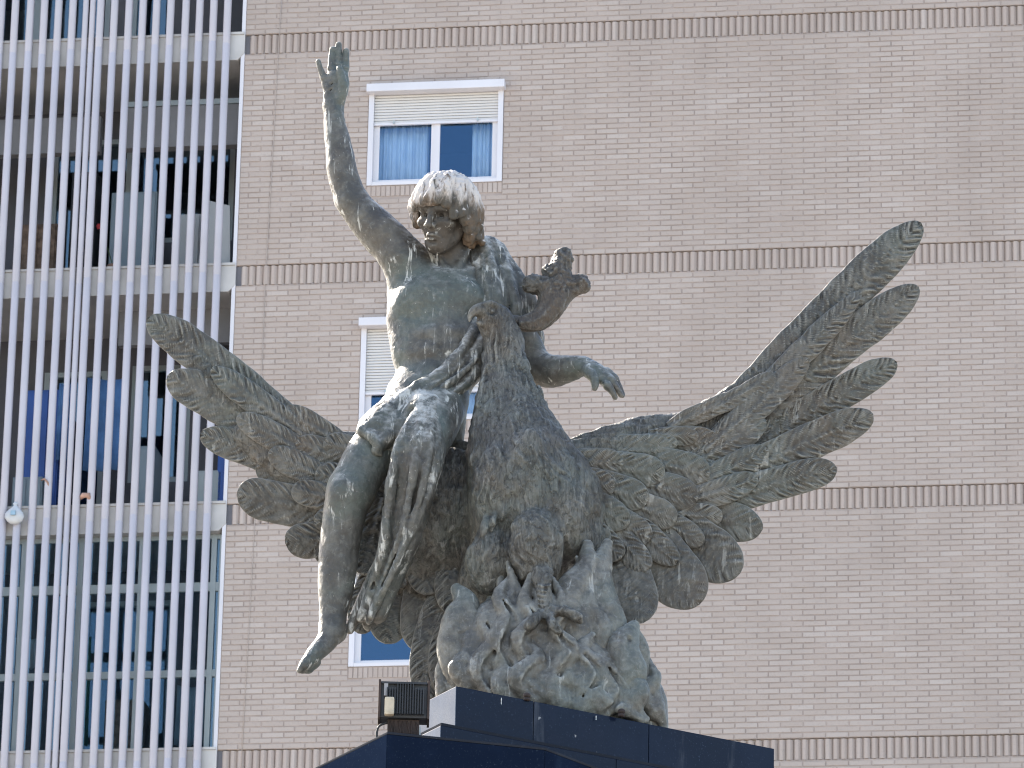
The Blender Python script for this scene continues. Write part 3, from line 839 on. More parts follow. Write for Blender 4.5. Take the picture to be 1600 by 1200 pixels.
class Sdf:
    def __init__(s): s.ops = []
    def chain(s, pts, rad, k=8, op='u', sub=3, flat=None, raw=False):
        P = np.array([(p if raw else c(*p)) for p in pts], float)
        r = np.array(rad if hasattr(rad, '__len__') else [rad] * len(P), float)
        if sub > 1 and len(P) > 2:
            X = crom(np.hstack([P, r[:, None]]), sub); P, r = X[:, :3], np.maximum(X[:, 3], .5)
        s.ops.append(('c', P, r, k, op, flat)); return s
    def ell(s, ctr, r, k=8, op='u', rot=None, raw=False):
        s.ops.append(('e', np.array(ctr if raw else c(*ctr), float), np.array(r, float), k, op, rot)); return s
    def eval(s, lo, hi, h):
        lo = np.array(lo, float); hi = np.array(hi, float)
        n = np.maximum(2, np.ceil((hi - lo) / h).astype(int) + 1)
        ax = [(lo[i] + h * np.arange(n[i])).astype(np.float32) for i in range(3)]
        f = np.full(n, 50.0, np.float32)
        for kind, A, B, k, op, ex in s.ops:
            m = k + 2 * h + 3
            if kind == 'c': blo = (A - B[:, None]).min(0) - m; bhi = (A + B[:, None]).max(0) + m
            else: R3 = max(B) if ex is not None else B; blo = A - R3 - m; bhi = A + R3 + m
            i0 = np.maximum(0, np.floor((blo - lo) / h).astype(int)); i1 = np.minimum(n, np.ceil((bhi - lo) / h).astype(int) + 1)
            if (i1 <= i0).any(): continue
            sl = tuple(slice(a, b) for a, b in zip(i0, i1))
            X = ax[0][sl[0]][:, None, None]; Y = ax[1][sl[1]][None, :, None]; Z = ax[2][sl[2]][None, None, :]
            if kind == 'c':
                d = None
                for q in range(len(A) - 1):
                    a, b = A[q].astype(np.float32), A[q + 1].astype(np.float32)
                    ra, rb = np.float32(B[q]), np.float32(B[q + 1])
                    # only the cells near this segment
                    slo = np.minimum(a - ra, b - rb) - m; shi = np.maximum(a + ra, b + rb) + m
                    j0 = np.maximum(i0, np.floor((slo - lo) / h).astype(int)); j1 = np.minimum(i1, np.ceil((shi - lo) / h).astype(int) + 1)
                    if d is None: d = np.full(tuple(i1 - i0), 50.0, np.float32)
                    if (j1 <= j0).any(): continue
                    t2 = tuple(slice(u - v, w_ - v) for u, w_, v in zip(j0, j1, i0))
                    x = X[t2[0]] - a[0]; y = Y[:, t2[1]] - a[1]; z = Z[:, :, t2[2]] - a[2]
                    ab = b - a
                    if ex is not None:
                        nv, sc = np.array(ex[0], np.float32), np.float32(ex[1] - 1)
                        nv = nv / np.linalg.norm(nv)
                        dn = (x * nv[0] + y * nv[1] + z * nv[2]) * sc
                        x = x + dn * nv[0]; y = y + dn * nv[1]; z = z + dn * nv[2]
                        ab = ab + (ab @ nv) * sc * nv
                    L2 = float(ab @ ab) + 1e-6
                    t = np.clip((x * ab[0] + y * ab[1] + z * ab[2]) / L2, 0, 1)
                    e = np.sqrt((x - t * ab[0]) ** 2 + (y - t * ab[1]) ** 2 + (z - t * ab[2]) ** 2) - (ra + (rb - ra) * t)
                    d[t2] = np.minimum(d[t2], e)
                if d is None: continue
            else:
                x, y, z = X - np.float32(A[0]), Y - np.float32(A[1]), Z - np.float32(A[2])
                if ex is not None:
                    Q = np.asarray(ex, np.float32)
                    x, y, z = (Q[0, 0] * x + Q[0, 1] * y + Q[0, 2] * z, Q[1, 0] * x + Q[1, 1] * y + Q[1, 2] * z, Q[2, 0] * x + Q[2, 1] * y + Q[2, 2] * z)
                r = B.astype(np.float32)
                k0 = np.sqrt((x / r[0]) ** 2 + (y / r[1]) ** 2 + (z / r[2]) ** 2)
                k1 = np.sqrt((x / r[0] ** 2) ** 2 + (y / r[1] ** 2) ** 2 + (z / r[2] ** 2) ** 2) + 1e-9
                d = k0 * (k0 - 1) / k1
            g = f[sl]
            if op == 'u':
                hh = np.clip(.5 + .5 * (g - d) / k, 0, 1)
                f[sl] = g * (1 - hh) + d * hh - k * hh * (1 - hh)
            else:
                hh = np.clip(.5 - .5 * (g + d) / k, 0, 1)
                f[sl] = g * (1 - hh) - d * hh + k * hh * (1 - hh)
        return f, lo
    def bounds(s):
        lo = np.full(3, 1e9); hi = -lo
        for kind, A, B, k, op, ex in s.ops:
            if op != 'u': continue
            if kind == 'c': lo = np.minimum(lo, (A - B[:, None]).min(0)); hi = np.maximum(hi, (A + B[:, None]).max(0))
            else:
                R3 = max(B) if ex is not None else B
                lo = np.minimum(lo, A - R3); hi = np.maximum(hi, A + R3)
        return lo - 8, hi + 8
    def surface(s, h, lo=None, hi=None):
        if lo is None: lo, hi = s.bounds()
        f, lo = s.eval(lo, hi, h)
        return surfnet(f, lo, h)

def surfnet(f, lo, h):
    s = f < 0
    n = np.array(f.shape)
    cnt = np.zeros(n - 1, np.int8)
    for dx in (0, 1):
        for dy in (0, 1):
            for dz in (0, 1):
                cnt += s[dx:n[0] - 1 + dx, dy:n[1] - 1 + dy, dz:n[2] - 1 + dz]
    act = (cnt > 0) & (cnt < 8)
    I, J, K = np.nonzero(act)
    if len(I) == 0: return np.zeros((0, 3)), np.zeros((0, 4), int)
    idx = np.full(act.shape, -1, np.int64); idx[I, J, K] = np.arange(len(I))
    cv = {}
    for dx in (0, 1):
        for dy in (0, 1):
            for dz in (0, 1): cv[dx, dy, dz] = f[I + dx, J + dy, K + dz]
    acc = np.zeros((len(I), 3)); num = np.zeros(len(I))
    for ax in range(3):
        for p in (0, 1):
            for q in (0, 1):
                a = [p, q]; a.insert(ax, 0); b = [p, q]; b.insert(ax, 1)
                va, vb = cv[tuple(a)], cv[tuple(b)]
                cr = (va < 0) != (vb < 0)
                t = np.where(cr, va / np.where(cr, va - vb, 1), 0)
                pos = np.tile(np.array(a, float), (len(I), 1)); pos[:, ax] = t
                acc += pos * cr[:, None]; num += cr
    V = lo + h * (np.stack([I, J, K], 1) + acc / num[:, None])
    faces = []
    for ax in range(3):
        o = [1, 1, 1]; o[ax] = 0
        sl = [slice(1, n[i] - 1) for i in range(3)]; sl[ax] = slice(0, n[ax] - 1)
        a = s[tuple(sl)]
        sl2 = list(sl); sl2[ax] = slice(1, n[ax])
        b = s[tuple(sl2)]
        for inv, cr in ((False, a & ~b), (True, ~a & b)):
            E = np.stack(np.nonzero(cr), 1)
            if len(E) == 0: continue
            E = E + np.array([1 if i != ax else 0 for i in range(3)])
            u, v = [(1, 2), (2, 0), (0, 1)][ax]
            eu = np.zeros(3, int); eu[u] = 1; ev = np.zeros(3, int); ev[v] = 1
            q = []
            for d in (-eu - ev, -ev, np.zeros(3, int), -eu):
                G = E + d; q.append(idx[G[:, 0], G[:, 1], G[:, 2]])
            q = np.stack(q, 1)
            if inv: q = q[:, ::-1]
            faces.append(q)
    return V, np.concatenate(faces)

def vnormals(V, Q):
    N = np.zeros_like(V)
    fn = np.cross(V[Q[:, 2]] - V[Q[:, 0]], V[Q[:, 3]] - V[Q[:, 1]])
    for i in range(4): np.add.at(N, Q[:, i], fn)
    return N / (np.linalg.norm(N, axis=1, keepdims=True) + 1e-9)
def smooth(V, Q, it=1, lam=.5):
    for _ in range(it):
        A = np.zeros_like(V); n = np.zeros(len(V))
        for i in range(4):
            a, b = Q[:, i], Q[:, (i + 1) % 4]
            np.add.at(A, a, V[b]); np.add.at(n, a, 1); np.add.at(A, b, V[a]); np.add.at(n, b, 1)
        V = V + lam * (A / np.maximum(n, 1)[:, None] - V)
    return V

_perm = np.random.RandomState(5).permutation(4096)
_rv = np.random.RandomState(6).uniform(-1, 1, 4096)
def vn(p, seed=0):
    """value noise, p (n,3)"""
    i = np.floor(p).astype(np.int64); t = p - i; t = t * t * (3 - 2 * t)
    out = 0
    for dx in (0, 1):
        for dy in (0, 1):
            for dz in (0, 1):
                hsh = _perm[(_perm[(_perm[(i[:, 0] + dx + seed * 17) & 4095] + i[:, 1] + dy) & 4095] + i[:, 2] + dz) & 4095]
                wgt = (t[:, 0] if dx else 1 - t[:, 0]) * (t[:, 1] if dy else 1 - t[:, 1]) * (t[:, 2] if dz else 1 - t[:, 2])
                out = out + _rv[hsh] * wgt
    return out
def fbm(p, o=3, seed=0):
    s, a, q = 0, 1.0, np.array(p, float)
    for k in range(o):
        s = s + a * vn(q, seed + k); q = q * 2.03 + 11.7; a *= .5
    return s

ST_ = empty('statue', tuple(SBASE))
tag(ST_, 'weathered bronze statue of a waving youth seated on a winged bird above flames', 'statue')
def spart(name, V, Q, mat, parent=ST_, smooth_=True):
    W = to_world(V) - SBASE
    if not isinstance(Q, np.ndarray): Fq = Q
    else: Fq = Q[:, ::-1] if spart.flip else Q
    return obj(name, mesh_np(name, W, Fq, smooth_), mat, parent)
spart.flip = True     # the axes here are left handed seen from the world

def multires(S, h, fine, sm=1):
    """coarse surface with boxes of finer sampling"""
    V, Q = S.surface(h); V = smooth(V, Q, sm)
    Vs, Qs, n = [], [], 0
    keep = np.ones(len(Q), bool)
    for lo, hi, hf in fine:
        lo, hi = np.array(lo, float), np.array(hi, float)
        ins = ((V > lo + 2.5) & (V < hi - 2.5)).all(1)
        keep &= ~ins[Q].all(1)
    Vs.append(V); Qs.append(Q[keep]); n = len(V)
    for lo, hi, hf in fine:
        v, q = S.surface(hf, np.array(lo, float), np.array(hi, float)); v = smooth(v, q, sm)
        Vs.append(v); Qs.append(q + n); n += len(v)
    V, Q = np.concatenate(Vs), np.concatenate(Qs)
    used = np.unique(Q); mp = np.full(len(V), -1); mp[used] = np.arange(len(used))
    return V[used], mp[Q]

# ------------------------------------------------------------------ seated figure
B = Sdf()
B.ell((686, 498, 2), (74, 82, 50), 24, rot=[[1, 0, 0], [0, .968, .25], [0, -.25, .968]])
B.chain([(642, 432, 0), (692, 460, 4), (748, 436, -4)], [29, 34, 27], 14)
B.ell((696, 459, 16), (58, 30, 25), 20)
B.ell((690, 560, 6), (72, 62, 50), 24)
B.ell((666, 617, 12), (63, 46, 54), 22)
B.ell((656, 470, 36), (38, 28, 18), 18); B.ell((722, 468, 36), (36, 28, 18), 18)       # chest
B.chain([(634, 452, 4), (628, 500, 6), (634, 552, 8)], [22, 22, 18], 22)               # flank
for x, y in ((672, 520), (705, 519), (672, 548), (704, 546), (674, 578), (702, 576)):    # belly muscles
    B.ell((x, y, 49), (15, 12, 11), 10)
B.chain([(690, 452, 66), (690, 500, 62), (689, 590, 60)], 3.0, 7, 's')
B.chain([(642, 500, 56), (664, 505, 62), (688, 494, 66), (712, 504, 62), (736, 498, 56)], 3.0, 10, 's')
B.ell((688, 586, 60), (4, 5, 8), 4, 's')
for i in range(4):                                                                        # ribs
    B.chain([(621, 498 + i * 15, 22), (636, 506 + i * 15, 40), (652, 510 + i * 14, 46)], 2.0, 12)
B.chain([(650, 415, 22), (675, 425, 33), (702, 432, 38)], 4, 12); B.chain([(756, 415, 16), (735, 425, 29), (712, 432, 36)], 4, 12)
B.chain([(712, 440, -2), (708, 412, 2), (704, 380, 14)], [32, 27, 26], 9)               # neck
B.chain([(728, 392, 22), (717, 416, 28), (707, 434, 34)], [6, 6, 5], 6); B.chain([(688, 402, 26), (694, 420, 30), (700, 434, 34)], [4, 4.5, 4], 6)
B.chain([(724, 410, -10), (752, 420, -8)], [17, 16], 12); B.chain([(690, 414, -10), (655, 409, -4)], [16, 15], 12)
# raised right arm
B.chain([(645, 418, 0), (617, 388, 4), (590, 360, 6), (563, 331, 9), (550, 314, 10)], [37, 34, 33, 28, 25], 12)
B.ell((598, 366, 16), (27, 21, 20), 12, rot=[[.72, .69, 0], [-.69, .72, 0], [0, 0, 1]])
B.ell((626, 404, 10), (31, 28, 28), 14)
B.chain([(550, 314, 10), (536, 275, 11), (530, 235, 11), (523, 196, 9), (521, 168, 8)], [25, 24.5, 22, 18, 15], 8)
B.chain([(622, 432, 6), (618, 458, 4)], [16, 10], 16)
B.ell((533, 312, -4), (11, 13, 12), 10)
B.chain([(521, 168, 8), (523, 148, 9), (527, 128, 9)], [15.5, 18.5, 19.5], 8, flat=((0, 0, 1), 1.5))
FI = [([(511, 136, 10), (506, 122, 11), (500, 106, 12), (497.5, 96, 14)], [7.5, 5.6, 4.8, 4.2]),
      ([(518, 126, 8), (518, 106, 9), (518, 90, 9), (519.5, 77, 11)], [7.2, 6.0, 5.4, 4.8]),
      ([(527, 124, 8), (528, 100, 7), (528.5, 83, 8), (529, 70, 10)], [7.4, 6.4, 5.8, 5.0]),
      ([(536, 126, 8), (539, 106, 7), (540.5, 92, 8), (541, 80, 10)], [7.2, 6.2, 5.6, 4.8])]
for p, r in FI: B.chain(p, r, 3.5)
for p, r in FI: B.ell(p[1], (r[1] + 1.0, 3.5, r[1] + .8), 3)
B.chain([(529, 156, 14), (536, 140, 20), (534, 122, 25), (530.5, 107, 26)], [10.5, 9.0, 6.8, 5.2], 4)
B.chain([(517, 142, 19), (530, 133, 20)], 1.6, 4, 's'); B.chain([(519, 132, 20), (536, 127, 19)], 1.4, 4, 's')
# left arm resting forward
B.chain([(762, 430, -6), (797, 492, -14), (838, 574, -8)], [29, 29, 25], 12)
B.chain([(838, 576, -6), (862, 580, 8), (888, 576, 24), (910, 572, 38)], [26, 26, 21, 15.5], 10)
B.ell((834, 590, -14), (12, 12, 12), 8)
B.chain([(908, 572, 38), (926, 577, 46), (941, 588, 50)], [16, 17.5, 16], 6, flat=((0.45, -0.7, 0.5), 1.45))
for p, r in (([(944, 584, 50), (954, 594, 56), (963, 605, 56), (970, 617, 53)], [7.2, 6.4, 5.4, 4.4]),
             ([(939, 592, 54), (949, 603, 62), (957, 613, 62), (961, 621, 59)], [7.0, 6.0, 5.2, 4.4]),
             ([(948, 580, 44), (960, 592, 48), (968, 605, 47), (973, 618, 44)], [7.0, 6.0, 5.2, 4.2]),
             ([(946, 579, 38), (957, 590, 39), (964, 601, 38), (968, 610, 35)], [6.0, 5.2, 4.6, 3.8])):
    B.chain(p, r, 3); B.ell(p[1], (r[1] + .8,) * 3, 3)
B.chain([(918, 580, 56), (927, 590, 66), (930, 599, 69), (929.5, 606, 69)], [9.5, 7.6, 6.4, 5.0], 4)
# right leg, hanging
B.chain([(652, 632, 22), (616, 668, 44), (578, 714, 66), (551, 762, 80)], [45, 43, 39, 36], 10)
B.chain([(547, 770, 80), (538, 806, 78), (531, 850, 70), (526, 905, 62), (521, 955, 60), (518, 985, 62)], [36, 33, 31, 29, 22, 17], 12)
B.ell((536, 776, 106), (22, 26, 14), 14)
B.chain([(520, 978, 60), (512, 1000, 66), (492, 1022, 76), (476, 1040, 82)], [18, 16.5, 13.5, 9], 10)
B.ell((527, 990, 50), (14, 14, 14), 10)
for i, (dx, dz) in enumerate(((0, 0), (4, -5), (8, -9), (12, -12), (15, -15))):
    B.chain([(482 + dx * .9, 1031 + dx * .2, 80 + dz), (472 + dx, 1043 + dx * .18, 84 + dz), (468.5 + dx, 1048 + dx * .1, 82 + dz)], [6.5, 5.5 - .25 * i, 4.6 - .25 * i], 2.5)
# left leg under the drapery
B.chain([(690, 626, 22), (676, 664, 80), (653, 716, 120)], [43, 40, 37], 10)
B.chain([(652, 728, 120), (634, 800, 102), (610, 880, 78), (588, 955, 56)], [36, 30, 25, 20], 10)
B.chain([(704, 612, -14), (704, 660, -20), (700, 705, -24)], [28, 24, 22], 12)

# head (face turned to the left and a little down); local axes a right, b down, f forward
HC = c(696, 331.5, 48)
yaw, pit, rol = R_(-29), R_(3), R_(3)
def rotm(ya, pi_, ro):
    cy, sy = math.cos(ya), math.sin(ya); cp, sp = math.cos(pi_), math.sin(pi_); cr, sr = math.cos(ro), math.sin(ro)
    Ry = np.array([[cy, 0, sy], [0, 1, 0], [-sy, 0, cy]]); Rx = np.array([[1, 0, 0], [0, cp, sp], [0, -sp, cp]]); Rz = np.array([[cr, -sr, 0], [sr, cr, 0], [0, 0, 1]])
    return Rz @ Ry @ Rx
HR = rotm(yaw, pit, rol)
def hl(a, b, f): return HC + HR @ np.array([a, b, f], float)
HRi = HR.T
B.ell(hl(0, -12, -8), (39, 46, 47), 8, rot=HRi, raw=True)
B.ell(hl(0, 20, 12), (28, 43, 32), 10, rot=HRi, raw=True)
B.ell(hl(0, 50, 27), (14, 11, 12), 10, rot=HRi, raw=True)
for sgn in (-1, 1):
    B.chain([hl(28 * sgn, 16, -4), hl(24 * sgn, 37, 6), hl(8 * sgn, 54, 24)], [8, 8, 8.5], 9, raw=True)
    B.ell(hl(23 * sgn, 17, 28), (11, 9, 9), 9, rot=HRi, raw=True)
    B.ell(hl(15 * sgn, 4, 45), (11.5, 8.5, 13), 4, 's', rot=HRi, raw=True)
    B.ell(hl(16 * sgn, 30, 41), (6, 10, 5), 6, 's', rot=HRi, raw=True)
B.chain([hl(-27, -5, 30), hl(-14, -8, 40), hl(0, -5, 41), hl(14, -8, 40), hl(27, -5, 30)], [6, 6.5, 5, 6.5, 6], 6, raw=True)
B.chain([hl(0, -6, 41), hl(0, 8, 47), hl(0, 19, 53)], [5.0, 4.8, 6.0], 6, raw=True)
for sgn in (-1, 1):
    B.ell(hl(6.2 * sgn, 21, 46), (4.8, 4.4, 6.5), 4, rot=HRi, raw=True)
    B.ell(hl(4.4 * sgn, 24, 50), (2.4, 2, 3), 2, 's', rot=HRi, raw=True)
    B.ell(hl(15 * sgn, 5, 28.5), (9, 8, 8.5), 2, rot=HRi, raw=True)
    B.chain([hl(6 * sgn, 5, 35), hl(11 * sgn, 0, 37.5), hl(18 * sgn, -0.5, 36.5), hl(25 * sgn, 5, 31)], 2.1, 2, raw=True)
    B.chain([hl(6 * sgn, 6, 35), hl(12 * sgn, 10, 36.5), hl(18 * sgn, 10, 35.5), hl(25 * sgn, 6, 31)], 1.7, 2, raw=True)
    B.ell(hl(14.0 * sgn, 5, 37), (3.6, 3.6, 6), 1.2, 's', rot=HRi, raw=True)
    B.chain([hl(9 * sgn, 22, 44), hl(14 * sgn, 31, 39), hl(16 * sgn, 39, 34)], 1.6, 4, 's', raw=True)
B.chain([hl(-11, 39.5, 37), hl(-5, 35.5, 42.5), hl(0, 36, 44), hl(5, 35.5, 42.5), hl(11, 39.5, 37)], [2, 3.2, 3.2, 3.2, 2], 3, raw=True)
B.chain([hl(-7, 42.5, 38), hl(0, 43, 42), hl(7, 42.5, 38)], [2.2, 3.8, 2.2], 3, raw=True)
B.chain([hl(-13, 41.2, 37.5), hl(-6, 38.4, 44.5), hl(6, 38.4, 44.5), hl(13, 41.2, 37.5)], 1.4, 2, 's', raw=True)
B.ell(hl(0, 47, 41), (9, 3, 4), 4, 's', rot=HRi, raw=True)
hb0, hb1 = np.array([HC[0] - 62, HC[1] - 75, HC[2] - 75]), np.array([HC[0] + 62, HC[1] + 72, HC[2] + 80])
fineB = [(hb0, hb1, 1.5)]
for lo, hi in (((485, 58, -20), (560, 175, 45)), ((900, 552, 10), (985, 632, 90)), ((455, 990, 30), (530, 1060, 110))):
    a, b = c(lo[0], lo[1], 0), c(hi[0], hi[1], 0)
    zl, zh = min(a[2], b[2]), max(a[2], b[2])
    fineB.append((np.array([a[0] - 3, a[1] - 3, zl + lo[2]]), np.array([b[0] + 3, b[1] + 3, zh + hi[2]]), 1.6))
V, Q = multires(B, 2.8, fineB)
N = vnormals(V, Q)
V = V + N * (0.55 * fbm(V / 14.0, 3, 2) + 0.4 * fbm(V / 5.0, 2, 9))[:, None]
FIG = spart('seated_figure', V, Q, MAT['bronze'])

_z = (to_world(np.array([c(690, 342, 40), c(690, 318, 40)])) - SBASE)[:, 2]
HAIR_Z0, HAIR_Z1 = float(_z[0]), float(_z[1])
MAT['hair'] = whitewash('whitened_hair')
# hair: locks that fall from the crown to a fringe
Hs = Sdf()
Hs.ell(hl(0, -24, -12), (42, 40, 47), 5, rot=HRi, raw=True)
rh = random.Random(21)
crown = np.array([6, -60, -12.0])
for ring in range(3):
    nl = (30, 24, 18)[ring]
    for i in range(nl):
        th = 2 * math.pi * (i + rh.uniform(-.25, .25)) / nl
        fx, fz = math.sin(th), math.cos(th)
        front = max(0, fz); side = abs(fx)
        endb = -15 * front + (12 if fx < 0 else 22) * side * (1 - front * .9) + 40 * max(0, -fz) + rh.uniform(-7, 7)
        if front > .75: endb = -17 + rh.uniform(-3, 4)
        grow = (1.0, .93, .8)[ring]
        endb = crown[1] + (endb - crown[1]) * grow
        e = np.array([(49 + rh.uniform(-3, 4)) * fx, endb, -6 + (50 + rh.uniform(-3, 4)) * fz])
        if front > .5: e[2] += 4
        m1 = crown + (e - crown) * .42 + np.array([13 * fx, -12, 13 * fz])
        m2 = crown + (e - crown) * .78 + np.array([9 * fx + rh.uniform(-4, 4), -6, 9 * fz])
        curl = e + np.array([rh.uniform(-6, 6), rh.uniform(-1, 5), rh.uniform(-2, 4)])
        Hs.chain([hl(*crown), hl(*m1), hl(*m2), hl(*e), hl(*curl)], [4, 5.4, 6.2, 6.8, 4.6], 2.6, raw=True)
for a, b, f, r in ((-50, -6, 6, 10), (-53, 6, 0, 9), (-49, 18, -2, 8), (-46, -14, 16, 9), (43, 10, 10, 9), (45, 22, 2, 9), (42, 35, -6, 9), (36, 42, -14, 9), (44, -4, 22, 9), (-40, 20, -16, 10), (30, 46, -28, 10), (36, 0, 32, 9)):
    Hs.ell(hl(a, b, f), (r, r * 1.15, r), 3, raw=True)
    p = [hl(a + .8 * r * math.cos(t), b + .9 * r * math.sin(t), f + r * .75 - t * .6) for t in np.linspace(0, 5.0, 7)]
    Hs.chain(p, 2.6, 1.5, raw=True)
V, Q = Hs.surface(1.7); V = smooth(V, Q, 1); N = vnormals(V, Q)
V = V + N * (1.5 * fbm(V / np.array([4.0, 16.0, 4.0]), 3, 4))[:, None]
spart('hair', V, Q, MAT['hair'], FIG)

# cloak over the left shoulder
K = Sdf()
K.chain([(764, 412, -14), (794, 464, -22), (824, 530, -22)], [27, 33, 28], 12, flat=((0.3, 0, 1), 1.25))
K.chain([(745, 392, -4), (754, 380, -2), (765, 375, -4), (779, 392, -8)], [8, 8, 7, 8], 8)
K.chain([(741, 398, 4), (748, 430, 26), (756, 475, 32), (762, 512, 28)], [8, 9, 10, 9], 12)
K.chain([(758, 382, 8), (768, 430, 28), (776, 475, 30), (782, 520, 22)], [9, 11, 12, 10], 14)
K.chain([(774, 384, 0), (793, 430, 14), (805, 480, 16), (806, 530, 10)], [8, 9, 10, 9], 14)
K.chain([(781, 392, -10), (808, 430, -2), (828, 470, -2), (838, 520, -8)], [8, 9, 10, 9], 14)
K.chain([(752, 400, 20), (760, 440, 40), (768, 490, 42)], [3.5, 4, 3.5], 4)
K.chain([(782, 420, 20), (790, 460, 26), (792, 500, 26)], 3.0, 5)
V, Q = K.surface(2.2); V = smooth(V, Q, 1); N = vnormals(V, Q)
V = V + N * (1.6 * fbm(V / np.array([13., 30., 13.]), 3, 12))[:, None]
spart('cloak', V, Q, MAT['bronze_cloth'], FIG)

# drapery round the hips and over the left leg
D = Sdf()
FOLD = [
 ([(748, 500, 34), (728, 540, 50), (692, 583, 68), (652, 606, 74)], [9, 12, 12, 9]),
 ([(757, 520, 34), (740, 560, 50), (702, 596, 70), (655, 614, 78)], [10, 14, 13, 10]),
 ([(758, 548, 30), (744, 582, 46), (706, 612, 66), (660, 622, 78)], [9, 12, 12, 10]),
 ([(752, 572, 26), (728, 600, 44), (694, 622, 62)], [7, 9, 9]),
 ([(652, 604, 76), (622, 630, 84), (592, 656, 98), (566, 674, 104)], [9, 12, 12, 9]),
 ([(655, 614, 78), (630, 650, 92), (604, 684, 106), (588, 704, 108)], [10, 13, 12, 8]),
 ([(566, 672, 104), (580, 682, 112), (590, 694, 113), (594, 708, 106)], [8, 9, 8, 6]),
 ([(656, 618, 80), (640, 662, 112), (622, 704, 128), (612, 750, 124), (606, 806, 108), (598, 860, 92), (580, 920, 76), (563, 966, 62)], [10, 10, 9, 9, 9, 9, 8, 7]),
 ([(658, 622, 84), (654, 668, 122), (648, 720, 142), (640, 770, 130), (628, 830, 114), (604, 900, 92), (580, 962, 74)], [9, 8, 7, 7, 7, 7, 7]),
 ([(664, 624, 82), (678, 664, 108), (682, 712, 118), (674, 756, 120), (656, 800, 118), (634, 850, 104), (606, 905, 86), (577, 972, 66)], [9, 8, 8, 8, 7.5, 7, 7, 6]),
 ([(664, 620, 80), (672, 662, 120), (670, 714, 138), (660, 762, 134), (644, 815, 120), (616, 890, 98), (590, 940, 84)], [8, 6, 6, 6, 6, 6, 6]),
 ([(600, 870, 70), (578, 915, 60), (556, 962, 50), (546, 985, 48)], [12, 12, 10, 7]),
 ([(616, 900, 60), (596, 945, 52), (575, 978, 50)], [14, 12, 8]),
]
for i_, (p, r) in enumerate(FOLD):
  if 7 <= i_ <= 10: p = [(a, b, z + (20 if 650 < b < 900 else 6)) for a, b, z in p]
  D.chain(p, [q * .92 for q in r], 3.5, sub=4)
D.chain([(666, 650, 80), (655, 712, 120), (643, 780, 108), (618, 870, 82), (580, 960, 56)], [36, 39, 32, 27, 16], 8)
D.chain([(632, 642, 48), (598, 680, 70)], [38, 42], 8)
D.chain([(654, 612, 66), (696, 596, 56), (738, 556, 36)], [15, 17, 15], 8)
D.chain([(642, 640, 118), (622, 690, 128), (604, 752, 112), (592, 812, 94)], [5, 10, 11, 7], 8, 's')
D.chain([(620, 760, 136), (604, 830, 114), (582, 920, 87)], [2.5, 3, 2.5], 4, 's')
D.chain([(650, 780, 146), (632, 840, 128), (600, 915, 97)], [2.5, 3, 2.5], 4, 's'); D.chain([(752, 536, 58), (722, 574, 70), (680, 606, 86)], [2.5, 3.5, 2.5], 4, 's')
D.chain([(745, 566, 58), (716, 600, 70), (680, 622, 84)], [2.5, 3.5, 2.5], 4, 's')
V, Q = D.surface(2.2); V = smooth(V, Q, 1); N = vnormals(V, Q)
V = V + N * (1.3 * fbm(V / np.array([10., 26., 10.]), 3, 14) + .5 * fbm(V / 5., 2, 15))[:, None]
spart('drapery', V, Q, MAT['bronze_cloth'], FIG)

# ------------------------------------------------------------------ bird
G = Sdf()
G.chain([(772, 502, 84), (786, 530, 76), (789, 570, 70), (793, 620, 68), (803, 680, 70), (820, 745, 72), (830, 800, 62), (815, 860, 30)], [27, 30, 34, 46, 68, 89, 97, 80], 10, sub=4)
G.ell((850, 785, 62), (92, 84, 84), 20); G.ell((900, 795, 60), (36, 52, 48), 16)
G.ell((772, 778, 128), (34, 78, 30), 16); G.ell((828, 752, 146), (30, 80, 26), 16); G.ell((884, 812, 118), (34, 62, 34), 14); G.ell((918, 850, 70), (26, 44, 36), 10)
G.ell((700, 810, -10), (85, 110, 70), 24)
G.ell((650, 860, -30), (62, 105, 52), 24)
G.ell((776, 498, 86), (25, 22, 26), 6)
G.chain([(764, 490, 97), (751, 485, 105), (741, 486, 110), (734.5, 494, 111), (733.5, 503, 109)], [15.5, 11.5, 8.0, 4.8, 2.0], 4)
G.chain([(766, 508, 96), (753, 506, 103), (746, 504, 106)], [9.5, 5.5, 2.5], 4)
G.chain([(741, 499, 116), (750, 498, 116), (764, 504, 114), (777, 513, 110)], 2.6, 2, 's')
G.chain([(752, 477, 110), (768, 474, 112), (784, 482, 107)], [3.5, 5, 3.5], 4)
G.ell((769, 486, 115), (8, 6, 7), 3, 's'); G.ell((769, 486.5, 109), (5.2, 4.4, 4.4), 1.2)
# thighs, shanks, toes
G.ell((800, 905, 24), (84, 62, 60), 14)
G.ell((838, 858, 142), (41, 62, 38), 8); G.ell((766, 880, 114), (37, 52, 34), 14)
G.chain([(846, 900, 160), (852, 930, 172), (855, 955, 176)], [17, 11, 9.5], 6)
for i in range(6): G.chain([(841, 914 + i * 7.5, 178), (851, 916 + i * 7.5, 185), (861, 914 + i * 7.5, 178)], 2.5, 2)
for p in ([(855, 955, 168), (880, 955, 182), (898, 962, 186), (908, 972, 182)], [(855, 955, 168), (862, 972, 188), (872, 984, 190), (874, 996, 184)], [(855, 955, 168), (840, 965, 188), (828, 976, 190), (824, 988, 184)]):
    G.chain(p, [9, 8.5, 7.5, 3], 4)
    for q in crom(np.array(p, float), 4)[2:-3]: G.ell(tuple(q + np.array([0, -1, 3])), (8.6, 5, 6.5), 2)
rg = random.Random(41)
